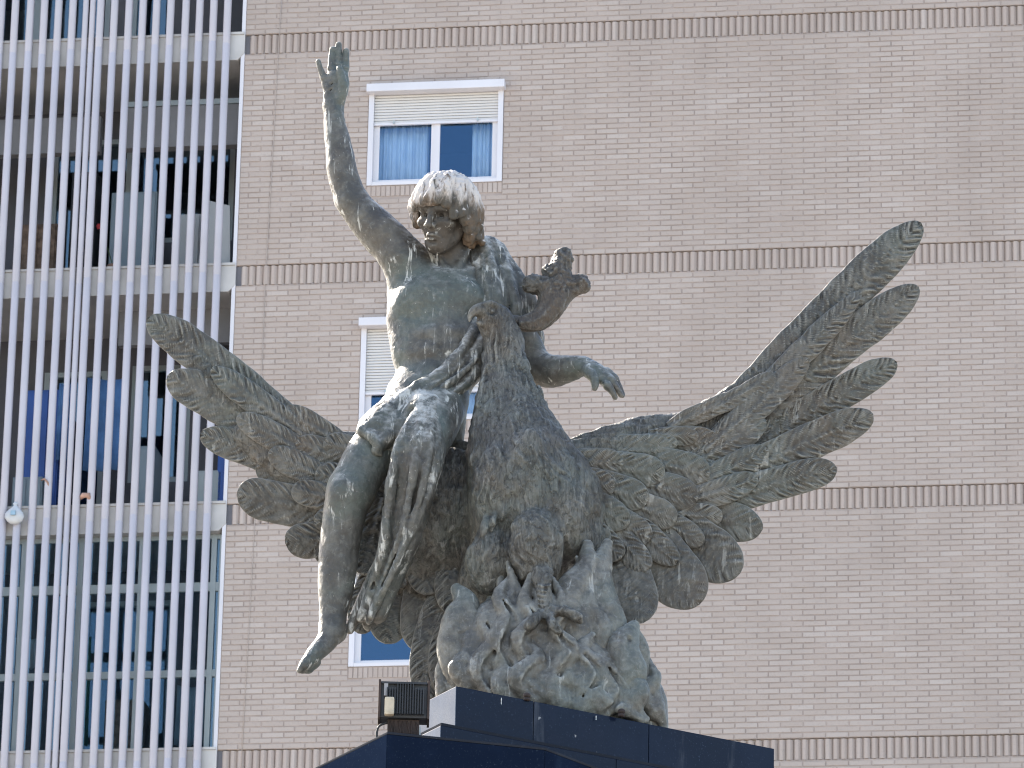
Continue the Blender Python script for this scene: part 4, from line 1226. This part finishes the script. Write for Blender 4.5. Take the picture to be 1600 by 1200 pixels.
for i in range(110):                                                # tufts of plumage on breast and neck
    y = rg.uniform(545, 860); t = (y - 545) / 315
    half = 30 + 85 * t; x = 790 + 35 * t + rg.uniform(-1, 1) * half
    u = (x - (790 + 35 * t)) / (half + 12)
    if abs(u) > .82 or t > .6 and abs(u) > .6 or t > .85: continue
    z = 68 + (30 + 80 * t) * math.sqrt(max(.05, 1 - u * u)) - 4
    L = rg.uniform(16, 34); sl = u * 16 + rg.uniform(-5, 5)
    G.chain([(x, y, z - 3), (x + sl * .5, y + L * .5, z + 2), (x + sl, y + L, z - 1)], [1.5, 3.6 + 2 * t, 1.5], 6)
V, Q = G.surface(2.3)
V = smooth(V, Q, 1); N = vnormals(V, Q)
bt = np.clip((V[:, 1] - 560) / 300., 0, 1); bh = 40 + 90 * bt
s1 = fbm(np.stack([(V[:, 0] - 785 - 40 * bt) / bh * 11 + 1.5 * vn(V / 34., 3), V[:, 1] / 34. + 1.3 * vn(V / 22., 5), V[:, 2] / 26.], 1), 3, 21)
s2 = fbm(V / 22., 3, 23)
hm = np.clip((V[:, 1] - 500) / 40., .12, 1)
V = V + N * (hm * (2.5 * s1 + 1.9 * s2))[:, None]
BIRD = spart('bird_body', V, Q, MAT['bronze_bird'])

# crest: a bent horn ending in three knobs
CR = Sdf()
CR.chain([(800, 502, 66), (822, 506, 60), (846, 497, 56), (864, 472, 52), (872, 440, 50), (877, 412, 48)], [10, 13, 18, 23, 21, 16], 6, sub=4)
CR.chain([(862, 470, 58), (850, 450, 60), (832, 443, 60)], [15, 15, 15], 6); CR.chain([(876, 466, 48), (893, 450, 46), (906, 444, 44)], [15, 15, 15.5], 6)
CR.ell((833, 444, 60), (16, 14, 15), 4); CR.ell((880, 402, 48), (16, 15, 15), 4); CR.ell((868, 425, 55), (21, 15, 16), 4); CR.ell((907, 445, 44), (16, 14, 15), 4)
for q in range(7):
    o = (q - 3) * 5.0
    CR.chain([(812, 504 + o * .45, 78 - abs(o) * .3), (840 + o * .3, 500 + o * .8, 76 - abs(o) * .4), (862 + o * .9, 476 + o * .3, 76 - abs(o) * .5), (872 + o * 1.1, 445, 70 - abs(o) * .5)], [2.4, 3.6, 4.0, 3.2], 1.5)
V, Q = CR.surface(1.9); V = smooth(V, Q, 1); N = vnormals(V, Q)
kn = 1 / (1 + np.exp((V[:, 1] - 462) / 6.))
V = V + N * (kn * (2.6 * fbm(V / 7., 3, 31)) + (1 - kn) * 0.8 * fbm(V / np.array([5., 9., 5.]), 2, 33))[:, None]
spart('crest', V, Q, MAT['bronze_crest'], BIRD)
e = MB()

# ------------------------------------------------------------------ feathers
def feather(name, base, tip, width, parent, z0=0, z1=None, thick=9, curve=0.0, cup=0.0, amp=2.3, spacing=10.5, sweep=1.25, seed=0, sharp=.78, taper=.62, nu=None, tilt=0.0, mat='bronze_feather', bow=0.0):
    P0 = c(base[0], base[1], z0); P1 = c(tip[0], tip[1], z0 if z1 is None else z1)
    ax = P1 - P0; L = np.linalg.norm(ax); ax = ax / L
    view = np.array([0, 0, 1.0]) + tilt * np.array([0, -1.0, 0])
    sd_ = np.cross(view, ax); sd_ /= np.linalg.norm(sd_)
    nr = np.cross(ax, sd_); nr /= np.linalg.norm(nr)
    if nr[2] < 0: nr = -nr; sd_ = -sd_
    nu = nu or int(max(30, L / 1.9)); nv = 30
    u = np.linspace(0, 1, nu)
    a = np.minimum(1, taper + (1 - taper) * np.sin(np.clip(u / .55, 0, 1) * math.pi / 2))
    e_ = np.clip((u - sharp) / (1 - sharp), 0, 1)
    wv = a * np.sqrt(np.maximum(0, 1 - e_ ** 2.2)) * width / 2
    wv[-1] = .4
    th = np.linspace(0, 2 * math.pi, 2 * nv, endpoint=False)
    v = np.cos(th); frn = np.sin(th) >= 0
    Ug, Vg = np.meshgrid(u, v, indexing='ij')
    Wg = np.repeat(wv[:, None], 2 * nv, 1)
    prof = np.sign(np.sin(th)) * np.abs(np.sin(th)) ** .55
    tk = thick * (1 - .45 * Ug) * np.minimum(1, Wg / (width * .22))
    h = prof[None, :] * tk * .5
    lat = Vg * Wg
    X = Ug * L; absl = np.abs(lat)
    pp = np.stack([X.ravel() / 24. + seed * 3.1, lat.ravel() / 16. + seed, np.zeros(X.size)], 1)
    wob = fbm(pp, 2, seed % 50).reshape(X.shape)
    ph = (X - absl * sweep) / spacing + .75 * wob + np.where(lat > 0, .4, 0)
    saw = (ph - np.floor(ph)); rid = np.where(saw < .7, saw / .7, (1 - saw) / .3)
    pp2 = np.stack([(X - absl * sweep).ravel() / 4.2, absl.ravel() / 18., np.full(X.size, seed * 1.7)], 1)
    hair = fbm(pp2, 2, (seed + 9) % 50).reshape(X.shape)
    edge = np.clip((1 - np.abs(Vg)) / .18, 0, 1) * np.clip(np.abs(Vg) / .10, 0.0, 1) * np.clip(Ug / .05, 0, 1)
    det = (1.15 * amp * (rid - .5) + amp * 1.5 * hair) * edge * (.55 + .45 * np.clip(wob + .6, 0, 1.4))
    rach = 2.4 * np.exp(-(lat / (2.2 + 2.0 * (1 - Ug))) ** 2) * (1 - .6 * Ug) - 1.2 * np.exp(-((absl - 6.5) / 2.5) ** 2)
    sg = np.sign(prof)[None, :]
    h = h + sg * (det + rach * np.clip(1.15 - Ug, 0, 1))
    h = h + cup * (Vg ** 2) * (Wg / (width / 2)) + bow * np.sin(math.pi * Ug)
    lat2 = lat + curve * np.sin(math.pi * Ug * .9) + .9 * wob * (np.abs(Vg) > .8)
    V = P0[None, None] + X[..., None] * ax + lat2[..., None] * sd_ + h[..., None] * nr
    V = V.reshape(-1, 3)
    m = 2 * nv
    I, J = np.meshgrid(np.arange(nu - 1), np.arange(m), indexing='ij')
    Q = np.stack([I * m + J, I * m + (J + 1) % m, (I + 1) * m + (J + 1) % m, (I + 1) * m + J], -1).reshape(-1, 4)
    # outward winding check in the statue axes
    i0 = (nu // 2) * m + nv // 2
    q = Q[(nu // 2) * m + nv // 2]
    fn = np.cross(V[q[2]] - V[q[0]], V[q[3]] - V[q[1]])
    if fn @ nr < 0: Q = Q[:, ::-1]
    o = spart(name, V, Q, MAT[mat], parent)
    return o

def wing_core(name, pts, rad, flat, seed, extra=()):
    W = Sdf()
    W.chain(pts, rad, 8, sub=4, flat=flat)
    for p, r, k in extra: W.chain(p, r, k, sub=3, flat=flat)
    V, Q = W.surface(3.0); V = smooth(V, Q, 1); N = vnormals(V, Q)
    s1 = fbm(np.stack([V[:, 0] / 20., V[:, 1] / 8. + V[:, 0] / 30., V[:, 2] / 9.], 1), 3, seed)
    V = V + N * (2.4 * s1)[:, None]
    return spart(name, V, Q, MAT['bronze_bird'])

# right hand wing of the picture
RW = wing_core('wing', [(880, 745, 40), (935, 722, 34), (1000, 700, 22), (1070, 684, 12), (1130, 654, 8), (1190, 606, 6), (1250, 548, 6), (1310, 482, 8)],
               [52, 50, 48, 42, 38, 34, 28, 14], ((0, 0, 1), 2.4), 51,
               extra=[([(900, 770, 30), (960, 790, 20), (1030, 770, 10), (1100, 740, 4)], [52, 52, 44, 32], 14), ([(930, 800, 24), (970, 840, 16)], [40, 28], 14)])
fs = 0
def rf(b, t, w_, z, **k):
    global fs
    fs += 1
    return feather('feather', b, t, w_, RW, z0=z, seed=fs, **k)
# primaries
rf((1085, 712), (1441, 350), 65, 10, z1=22, curve=-7, taper=.9, sharp=.80, spacing=12, amp=2.7, cup=-3)
rf((1080, 752), (1437, 450), 59, -2, z1=8, curve=-9, taper=.9, sharp=.80, spacing=12, amp=2.7)
rf((1075, 770), (1402, 567), 52, -12, z1=-4, curve=-7, taper=.9, sharp=.80, spacing=12, amp=2.6)
rf((1060, 795), (1365, 649), 58, 12, z1=20, curve=-6, taper=.85, sharp=.79, spacing=12, amp=2.5)
rf((1050, 812), (1308, 733), 52, 4, z1=12, curve=-6, taper=.85, sharp=.79, spacing=12, amp=2.4)
# secondaries
rf((1010, 765), (1192, 826), 62, 0, z1=6, curve=6, spacing=11, amp=1.5, sharp=.7)
rf((985, 770), (1158, 894), 88, 8, z1=14, curve=7, spacing=11, amp=1.5, sharp=.68)
rf((965, 780), (1094, 944), 92, 16, z1=22, curve=5, spacing=11, amp=1.5, sharp=.68)
rf((945, 810), (1006, 973), 84, 24, z1=30, curve=4, spacing=11, amp=1.5, sharp=.68)
# lesser rows
for (b, t, w_, z) in [((1065, 735), (1196, 655), 46, 26), ((1100, 705), (1262, 560), 44, 30), ((1070, 765), (1200, 700), 44, 24), ((1050, 790), (1185, 745), 42, 22),
                      ((1120, 680), (1345, 455), 40, 26), ((1030, 798), (1130, 806), 40, 20),
                      ((1000, 790), (1100, 848), 44, 26), ((975, 800), (1060, 880), 44, 30), ((950, 815), (1015, 890), 44, 34),
                      ((1010, 690), (1124, 688), 52, 34), ((1000, 715), (1110, 740), 56, 36), ((985, 745), (1092, 778), 54, 36),
                      ((965, 775), (1058, 812), 50, 38), ((940, 795), (1018, 842), 48, 40), ((920, 815), (972, 872), 44, 42),
                      ((930, 700), (1052, 700), 50, 44), ((925, 722), (1040, 738), 54, 48), ((915, 748), (1014, 780), 54, 50), ((905, 772), (984, 818), 50, 52), ((898, 796), (950, 852), 46, 54),
                      ((880, 720), (975, 722), 50, 56), ((878, 742), (962, 760), 50, 60), ((875, 768), (940, 800), 48, 62), ((872, 792), (920, 838), 44, 64)]:
    rf(b, t, w_, z, amp=1.7, spacing=9, sharp=.62, thick=11, taper=.7, bow=3, curve=3)
# small marginal coverts up the leading edge
for i in range(9):
    t = i / 8 * .62
    x = 900 + 420 * t; y = np.interp(x, [900, 1000, 1060, 1150, 1250, 1340], [706, 668, 648, 612, 528, 440])
    dx, dy = (62, 2) if x < 1060 else (52, -26 - 22 * t)
    rf((x - 18, y + 22), (x + dx, y + dy + 22), 30, 34 + 14 * (1 - t), amp=1.3, spacing=7, sharp=.6, thick=9, bow=2)

# left hand wing of the picture, behind the figure
LW = wing_core('wing', [(720, 740, -30), (640, 735, -50), (560, 722, -62), (490, 700, -66), (420, 655, -68), (350, 600, -70), (300, 556, -72), (262, 520, -72)],
               [52, 48, 44, 38, 30, 24, 18, 10], ((0, 0, 1), 1.8), 53,
               extra=[([(620, 780, -50), (540, 770, -64), (460, 730, -68), (390, 680, -70)], [52, 44, 36, 26], 14), ([(600, 830, -52), (540, 815, -62)], [44, 30], 14)])
def lf(b, t, w_, z, **k):
    global fs
    fs += 1
    return feather('feather', b, t, w_, LW, z0=z, seed=fs, **k)
lf((515, 728), (229, 499), 62, -56, z1=-66, curve=12, taper=.85, spacing=12, amp=1.9)
lf((530, 752), (260, 590), 66, -66, z1=-74, curve=11, taper=.85, spacing=12, amp=1.9)
lf((540, 775), (312, 680), 50, -74, z1=-80, curve=8, taper=.8, spacing=11, amp=1.8)
lf((560, 795), (371, 766), 66, -58, z1=-64, curve=-10, taper=.85, spacing=11, amp=1.9)
lf((580, 815), (445, 846), 56, -52, z1=-58, curve=-8, taper=.85, spacing=11, amp=1.9)
lf((590, 800), (400, 726), 60, -66, z1=-72, curve=6, taper=.85, spacing=11, amp=1.8)
lf((600, 830), (490, 868), 40, -64, z1=-66, curve=-4, taper=.85, spacing=11, amp=1.8)
for (b, t, w_, z) in [((500, 700), (330, 575), 44, -44), ((515, 730), (370, 650), 44, -46), ((530, 760), (420, 705), 44, -46), ((550, 785), (455, 765), 44, -44), ((570, 805), (490, 815), 42, -42),
                      ((545, 700), (440, 640), 44, -38), ((560, 730), (462, 690), 46, -38), ((570, 760), (492, 738), 46, -36), ((585, 785), (515, 785), 46, -34),
                      ((590, 715), (505, 690), 44, -28), ((600, 745), (525, 732), 46, -26), ((610, 775), (545, 775), 46, -24)]:
    lf(b, t, w_, z, amp=1.5, spacing=9, sharp=.62, thick=10, taper=.7, bow=2)

# tail feathers below the seated figure
for (b, t, w_, z, cv) in [((640, 840), (603, 1006), 74, -26, 4), ((680, 850), (657, 1020), 72, -18, 4), ((612, 850), (560, 990), 56, -34, 3), ((706, 900), (668, 1097), 58, -10, 12), ((720, 930), (692, 1085), 46, -4, 10),
                          ((600, 780), (570, 900), 60, -14, 2), ((640, 780), (618, 920), 66, -6, 2), ((684, 790), (664, 930), 66, 0, 2), ((722, 810), (706, 960), 60, 6, 2)]:
    fs += 1
    feather('tail_feather', b, t, w_, BIRD, z0=z, seed=fs, curve=cv, amp=2.0, spacing=11, sharp=.66, thick=11, taper=.72)

# ------------------------------------------------------------------ flames
FM = Sdf()
FM.ell((868, 1085, 84), (150, 95, 92), 10); FM.ell((830, 1010, 84), (120, 85, 84), 20); FM.ell((940, 1095, 66), (72, 84, 78), 20)
FM.ell((745, 1040, 78), (50, 70, 58), 18); FM.ell((998, 1118, 50), (36, 54, 50), 16)
rg = random.Random(77)
def mz(x, y):
    hw_ = np.interp(y, [900, 960, 1020, 1110], [72, 100, 134, 174]); xc = np.interp(y, [900, 1110], [818, 868])
    dp = np.interp(y, [900, 950, 1020, 1110], [74, 82, 94, 100])
    return 80 + dp * math.sqrt(max(.05, 1 - ((x - xc) / hw_) ** 2))
for i in range(30):                                                  # wavering strands that rise to the belly of the bird
    u = -.95 + 1.9 * i / 29 + rg.uniform(-.05, .05); y = rg.uniform(990, 1050)
    x = 846 + u * 112
    z = 84 + 96 * math.sqrt(max(.06, 1 - u * u)) - 4
    L = rg.uniform(80, 130); a = rg.uniform(9, 15) * rg.choice((-1, 1)); r = rg.uniform(5, 8)
    lx = -u * 26
    P = [(x + lx * t + a * math.sin(6.0 * t + 1) * (1 - .3 * t), y - L * t, z - 10 - 14 * t + 8 * math.sin(3.1 * t)) for t in np.linspace(0, 1, 7)]
    FM.chain(P, [r * .5, r * .9, r * 1.15, r * 1.2, r * 1.1, r * .9, r * .6], 5, sub=4)
for i in range(9):                                                   # broad licks along the foot of the heap
    t = i / 8; x = 730 + 285 * t + rg.uniform(-8, 8); y = 1074 + 40 * t + rg.uniform(-8, 8)
    u = (x - 865) / 175
    z = 84 + 100 * math.sqrt(max(.08, 1 - u * u)) - 16; a = rg.uniform(12, 20) * (1 if i % 2 else -1); r = rg.uniform(11, 16)
    FM.chain([(x, y, z), (x + a, y - 24, z + 3), (x - a * .3, y - 50, z + 2), (x + a * .5, y - 82, z - 8)], [r * 1.3, r * 1.2, r * .85, r * .42], 10, sub=5)
    FM.chain([(x + 4, y, z + r * 1.1), (x + a + 4, y - 24, z + r * 1.1), (x - a * .3, y - 50, z + r * .8), (x + a * .5, y - 80, z)], [2.5, 3, 2.5, 1.5], 3, sub=5)
for P, r in [([(1004, 1126), (960, 1102), (912, 1078), (884, 1052), (872, 1020), (852, 994)], 9), ([(1010, 1124), (976, 1086), (944, 1056), (932, 1020), (916, 996)], 9),
             ([(1036, 1134), (1028, 1106), (1018, 1070), (1000, 1042)], 11), ([(722, 1074), (734, 1046), (724, 1020), (740, 994)], 9)]:
    FM.chain([(x, y, mz(x, y) + 1) for x, y in P], [r * .6] + [r] * (len(P) - 2) + [r * .5], 7, sub=6)
for pts, rr in ([
    ([(800, 1050, 165), (778, 1005, 172), (796, 965, 172), (780, 935, 164), (792, 908, 150)], [14, 18, 14, 11, 5]),
    ([(838, 1040, 180), (812, 1000, 186), (835, 968, 184), (818, 940, 174), (832, 918, 162)], [12, 15, 11, 9, 5]),
    ([(868, 1050, 184), (890, 1015, 190), (868, 985, 186), (886, 955, 174), (880, 933, 160)], [12, 15, 11, 8, 5]),
    ([(770, 1080, 160), (748, 1045, 162), (770, 1005, 166), (756, 970, 160), (770, 942, 148)], [13, 17, 14, 9, 5]),
    ([(905, 1085, 176), (928, 1050, 176), (908, 1018, 178), (926, 992, 168)], [14, 18, 13, 5]),
    ([(840, 1090, 184), (812, 1060, 190), (840, 1030, 192), (826, 1008, 184)], [14, 18, 12, 5]),
    ([(940, 1110, 166), (964, 1075, 160), (944, 1040, 162), (958, 1010, 150)], [15, 19, 13, 5])]):
    pts = [(p[0], p[1], p[2] - 10) for p in pts]
    FM.chain(pts, rr, 6, sub=6, flat=((0, 0, 1), 1.2))
    FM.chain([(p[0] + (3 if q % 2 else -3), p[1], p[2] + r * .75) for q, (p, r) in enumerate(zip(pts, rr))], [max(1.5, r * .26) for r in rr], 3, sub=6)
    FM.chain([(p[0] + r * .5, p[1] + 5, p[2] + r * .80) for p, r in list(zip(pts, rr))[:-1]], [r * .24 for r in rr[:-1]], 6, 's', sub=6)

V, Q = FM.surface(2.1)
V = smooth(V, Q, 1); N = vnormals(V, Q)
V = V + N * (1.5 * fbm(V / 26., 3, 61) + .7 * fbm(V / 7., 2, 63))[:, None]
MOUND = spart('flame_mound', V, Q, MAT['bronze_flame'])

def flame(strands, k=4, h=2.2, groove=None, seed=0):
    S = Sdf()
    for p, r in strands: S.chain(p, r, k, sub=6, flat=((0, 0, 1), 1.25))
    for p, r in (groove or []): S.chain([(a, b, z_ + 5) for a, b, z_ in p], r, 9, 's', sub=5)
    V, Q = S.surface(h); V = smooth(V, Q, 1); N = vnormals(V, Q)
    V = V + N * (1.0 * fbm(V / 18., 3, 70 + seed) + .5 * fbm(V / 6., 2, 80 + seed))[:, None]
    spart('flame', V, Q, MAT['bronze_flame'], MOUND)
flame([([(905, 1040, 130), (893, 985, 138), (896, 935, 136), (916, 895, 130), (918, 852, 124)], [30, 38, 34, 22, 9]),
       ([(945, 1045, 118), (950, 985, 122), (938, 935, 124), (936, 895, 120), (949, 850, 112)], [30, 30, 26, 20, 9]),
       ([(925, 1040, 136), (940, 985, 146), (918, 940, 148), (932, 895, 136)], [15, 16, 14, 8])],
      groove=[([(922, 1000, 168), (908, 950, 166), (925, 905, 150)], [4, 6, 3]), ([(940, 1010, 160), (950, 960, 156), (934, 915, 146), (936, 880, 138)], [4, 6, 6, 3])], seed=1)
flame([([(735, 1075, 112), (712, 1025, 116), (716, 975, 118), (728, 945, 116), (713, 920, 110)], [26, 27, 26, 20, 9]),
       ([(752, 1060, 118), (742, 1010, 126), (736, 965, 126), (722, 932, 118)], [14, 18, 14, 4])],
      groove=[([(728, 1040, 152), (724, 985, 152), (736, 955, 144)], [3, 5, 3])], seed=2)
flame([([(962, 1100, 128), (980, 1055, 140), (972, 1015, 140), (991, 977, 128)], [26, 30, 26, 9]),
       ([(1000, 1090, 110), (1001, 1045, 116), (999, 1010, 118), (988, 978, 124)], [18, 14, 14, 4])],
      groove=[([(975, 1060, 170), (985, 1025, 166), (984, 1000, 150)], [3, 5, 3])], seed=3)
flame([([(1012, 1135, 96), (1018, 1100, 98), (1008, 1065, 96), (1004, 1036, 92)], [22, 24, 18, 4]), ([(1030, 1135, 90), (1026, 1100, 92), (1014, 1060, 92)], [14, 14, 4])], seed=4)
flame([([(700, 1080, 96), (694, 1050, 100), (700, 1030, 102), (694, 1008, 98)], [20, 14, 14, 4]), ([(716, 1078, 108), (714, 1050, 110), (705, 1022, 106)], [16, 14, 4])], seed=5)

# ------------------------------------------------------------------ pedestal
def on_plane(x, y, Z):
    d = ray(x, y); t = (Z - CAM[2]) / d[2]
    return CAM + t * d
A0 = to_world(np.array([c(713, 1072, 350)]))[0]
ZT = A0[2]
def poly(pxs, Z): return [tuple(on_plane(x, y, Z)[:2]) for x, y in pxs]
def away(p, d, side=0.0):
    return (p[0] + side, p[1] + d)
top = poly([(713, 1072), (1210, 1170)], ZT)
A, Bp = np.array(top[0]), np.array(top[1])
e1 = (Bp - A) / np.linalg.norm(Bp - A)                 # along the front face
e2 = np.array([-e1[1], e1[0]]);  e2 = e2 if e2[1] > 0 else -e2   # away from the viewer
Cc = np.array(poly([(632, 1113)], ZT)[0])              # end of the short left face
pt = [A, Bp, Bp + e2 * 1.3, A + np.array([.75, 2.2]), Cc + np.array([.22, 1.5])]
pt.append(Cc)
PEDXY = (A + Bp) / 2 + e2 * .6
PED = empty('pedestal', (PEDXY[0], PEDXY[1], 0.0))
tag(PED, 'stepped pedestal clad in polished blue black granite under the bronze statue', 'pedestal')
def rel(P): return [(p[0] - PEDXY[0], p[1] - PEDXY[1]) for p in P]
def slab_run(P0, P1, z0, z1, cuts, th=0.03, nrm=None, mat='granite'):
    """granite slabs along a face from P0 to P1, cut at fractions"""
    P0, P1 = np.array(P0), np.array(P1)
    d = P1 - P0; L = np.linalg.norm(d); d /= L
    n = nrm
    for a, b in zip(cuts[:-1], cuts[1:]):
        p, q = P0 + d * (a * L + .0015), P0 + d * (b * L - .0015)
        pts = [p, q, q + n * th, p + n * th]
        MB().prism(rel([tuple(v) for v in pts]), z0, z1).build('granite_slab', MAT[mat], PED, bevel=0.003)
def shrink(P, d):
    c0 = np.mean(P, 0)
    return [tuple(np.array(p) + (c0 - p) / np.linalg.norm(c0 - p) * d) for p in P]
def core(P, z0, z1, d=.035):
    MB().prism(rel(shrink([np.array(p) for p in P], d)), z0, z1).build('core', MAT['granite_edge'], PED)
def inward(P0, P1, C0):
    d = np.array(P1) - np.array(P0); n = np.array([-d[1], d[0]]); n /= np.linalg.norm(n)
    return n if n @ (np.array(C0) - np.array(P0)) > 0 else -n
def xfrac(P0, P1, Z, px):
    """fractions along an edge that project to the given photo columns"""
    out = []
    for x in px:
        best = min(np.linspace(0, 1, 801), key=lambda t: abs(proj(np.append(np.array(P0) * (1 - t) + np.array(P1) * t, Z))[0] - x))
        out.append(float(best))
    return out
def proj(P):
    d = np.asarray(P) - CAM; dep = d @ F
    return 800 + FPX * (d @ RV) / dep, 600 - FPX * (d @ UV) / dep
c0 = np.mean(pt, 0)
ZT2 = ZT - 0.21
core(pt, ZT2, ZT - .004, .05)
MB().prism(rel(shrink(pt, .055)), ZT - .02, ZT - .002).build('top_slab', MAT['granite_edge'], PED)
slab_run(A, Bp, ZT2, ZT, [0] + xfrac(A, Bp, ZT, [834, 1014]) + [1], nrm=inward(A, Bp, c0))
slab_run(Cc, A, ZT2, ZT, [0, 1], nrm=inward(Cc, A, c0), mat='granite_sky_sheen')
for i in range(1, len(pt) - 1): slab_run(pt[i], pt[i + 1], ZT2, ZT, [0, .5, 1], nrm=inward(pt[i], pt[i + 1], c0))
slab_run(pt[-1] * 1.0, pt[0], ZT2, ZT, [0, 0.0001], nrm=inward(pt[-1], pt[0], c0)) if False else None
# second tier
A2 = np.array(poly([(689, 1128)], ZT2)[0])
B2 = A2 + e1 * (np.linalg.norm(Bp - A) + .16)
C2 = A2 + (Cc - A) / np.linalg.norm(Cc - A) * (np.linalg.norm(Cc - A) + .05)
pt2 = [A2, B2, B2 + e2 * 1.5, A2 + np.array([.8, 2.5]), C2 + np.array([.22, 1.8]), C2]
c2 = np.mean(pt2, 0)
ZT3 = ZT - 0.47
core(pt2, ZT3, ZT2 - .004, .05)
MB().prism(rel(shrink(pt2, .004)), ZT2 - .014, ZT2 - .002).build('ledge', MAT['granite_rim'], PED)
slab_run(A2, B2, ZT3, ZT2 - .015, [0] + xfrac(A2, B2, ZT2, [963]) + [1], nrm=inward(A2, B2, c2))
slab_run(C2, A2, ZT3, ZT2 - .015, [0, 1], nrm=inward(C2, A2, c2), mat='granite_sky_sheen')
for i in range(1, len(pt2) - 1): slab_run(pt2[i], pt2[i + 1], ZT3, ZT2 - .015, [0, .5, 1], nrm=inward(pt2[i], pt2[i + 1], c2))
# third tier, wider, with a cut corner on the right
P3 = [np.array(p) for p in poly([(482, 1203), (605, 1142), (852, 1167), (960, 1208)], ZT3)]
P3 = P3 + [P3[3] + np.array([1.6, 1.2]), P3[0] + np.array([2.4, 3.0]), P3[0] + np.array([.45, 1.4])]
c3 = np.mean(P3, 0)
core(P3, 0.0, ZT3 - .016, .05)
MB().prism(rel(shrink(P3, .002)), ZT3 - .013, ZT3 - .002).build('cornice', MAT['granite_rim'], PED, bevel=.004)
for i in range(len(P3)):
    p, q = P3[i], P3[(i + 1) % len(P3)]
    zz = ZT3 - .0145
    while zz > .3:
        slab_run(p, q, zz - .597, zz, [0, 1] if np.linalg.norm(q - p) < .9 else [0, .5, 1], nrm=inward(p, q, c3), mat='granite_matt'); zz -= .6
# studs on the upper edge and droppings that ran down the granite
for (x, y) in ((829, 1091), (977, 1116)):
    P = on_plane(x, y, ZT) + np.append(e2 * .03, 0)
    b = MB(); P = P - np.array([PEDXY[0], PEDXY[1], 0])
    b.tube([P + np.array([0, 0, -.004]), P + np.array([0, 0, .008])], .014, 12)
    b.tube([P + np.array([0, 0, .008]), P + np.array([0, 0, .016]), P + np.array([0, 0, .026]), P + np.array([0, 0, .031])], [.010, .017, .015, .006], 14)
    b.build('stud', MAT['rust'], PED, smooth=True)
nf = -e2
for (x, y, L, wd) in ((780, 1086, .062, .006), (783, 1086, .03, .004), (931, 1114, .02, .004)):
    P = on_plane(x, y, ZT)[:2] - PEDXY
    m = MB(); u = e1
    q = lambda s, z, o: (P[0] + u[0] * s + nf[0] * o, P[1] + u[1] * s + nf[1] * o, z)
    zt_ = ZT - .012
    n = 6; pr = [(0, .2), (.15, 1), (.4, .7), (.65, .5), (.85, .9), (1, .2)]
    b0 = len(m.v)
    for t, s in pr: m.v += [q(-wd * s * .5, zt_ - L * t, .0022), q(wd * s * .5, zt_ - L * t, .0022)]
    for k in range(n - 1): m.f.append((b0 + 2 * k, b0 + 2 * k + 1, b0 + 2 * k + 3, b0 + 2 * k + 2))
    o = m.build('dropping', MAT['dropping'], PED)
    md = o.modifiers.new('t', 'SOLIDIFY'); md.thickness = .002; md.offset = 0

# ------------------------------------------------------------------ floodlight, seen from behind
LB = on_plane(630, 1149, ZT3)
LB = LB + np.array([0, .10, 0])
sc = 24.0 / FPX * (np.linalg.norm(LB - CAM) / 24.0)
FLD = empty('floodlight', (LB[0], LB[1], ZT3 - .002), 0.02)
tag(FLD, 'dark floodlight on a bracket seen from behind on the pedestal corner', 'floodlight')
def P_(x, y): return ((x - 630) * sc, (1142 - y) * sc / math.cos(PITCH))      # local x, z
hx0, hz1 = P_(591, 1048); hx1, hz0 = P_(667, 1104)
m = MB()
m.box(hx0, hx1, .0, .10, hz0, hz1)
m.build('housing', MAT['dark'], FLD, bevel=.008)
m = MB()
n = 15
for k in range(n):
    x = hx0 + .03 + (hx1 - hx0 - .05) * k / (n - 1)
    m.box(x - .0022, x + .0022, -.022, -.0005, hz0 + .012, hz1 - .012 - .02 * (abs(k - 7) > 3))
m.box(hx0 + .006, hx1 - .006, -.012, -.0005, hz1 - .014, hz1 - .006)
m.build('cooling_fins', MAT['dark'], FLD)
MB().box(hx0 - .006, hx0 + .004, -.01, .12, hz0 - .004, hz1 + .004).box(hx1 - .004, hx1 + .006, -.01, .12, hz0 - .004, hz1 + .004).build('side_plate', MAT['rust'], FLD, bevel=.003)
bx0, bz1 = P_(599, 1076); bx1, bz0 = P_(614, 1103)
MB().box(bx0, bx1, -.04, -.001, bz0, bz1).build('junction_box', simple('yellowed_plastic', (.42, .36, .27), .6, 0, .2, 20, .2), FLD, bevel=.009)
MB().box(bx0 - .004, bx0 + .012, -.012, -.001, bz1 + .012, hz1 - .012).build('peeling_label', MAT['soffit'], FLD, bevel=.002)
px0, pz1 = P_(604, 1103); px1, pz0 = P_(654, 1142)
m = MB().box(px0, px1, .02, .07, 0, hz0 - .001); m.build('bracket', MAT['rust'], FLD, bevel=.004)
m = MB()
for k in range(7):
    x = px0 + .012 + (px1 - px0 - .024) * k / 6
    m.tube([(x - .006 * (k % 2), .018, .012), (x + .008 * ((k + 1) % 2), .012, hz0 * .5), (x - .004, .018, hz0 - .008)], .0022, 6)
m.build('bracket_ribs', MAT['rust'], FLD, smooth=True)
MB().box(px1 + .001, px1 + .006, .03, .05, .01, hz0 * .75).build('clamp', MAT['alu'], FLD)
c1 = P_(600, 1108); c2_ = P_(589, 1118); c3_ = P_(588, 1130); c4_ = P_(594, 1140)
MB().tube([tuple(v) for v in crom(np.array([(px0 + .002, .03, c1[1]), (c2_[0] + .005, .02, c2_[1] + .006), (c3_[0], .02, c3_[1]), (c4_[0], .03, .012), (c4_[0] + .02, .05, .004)]), 6)], .005, 8).build('cable', MAT['dark'], FLD, smooth=True)
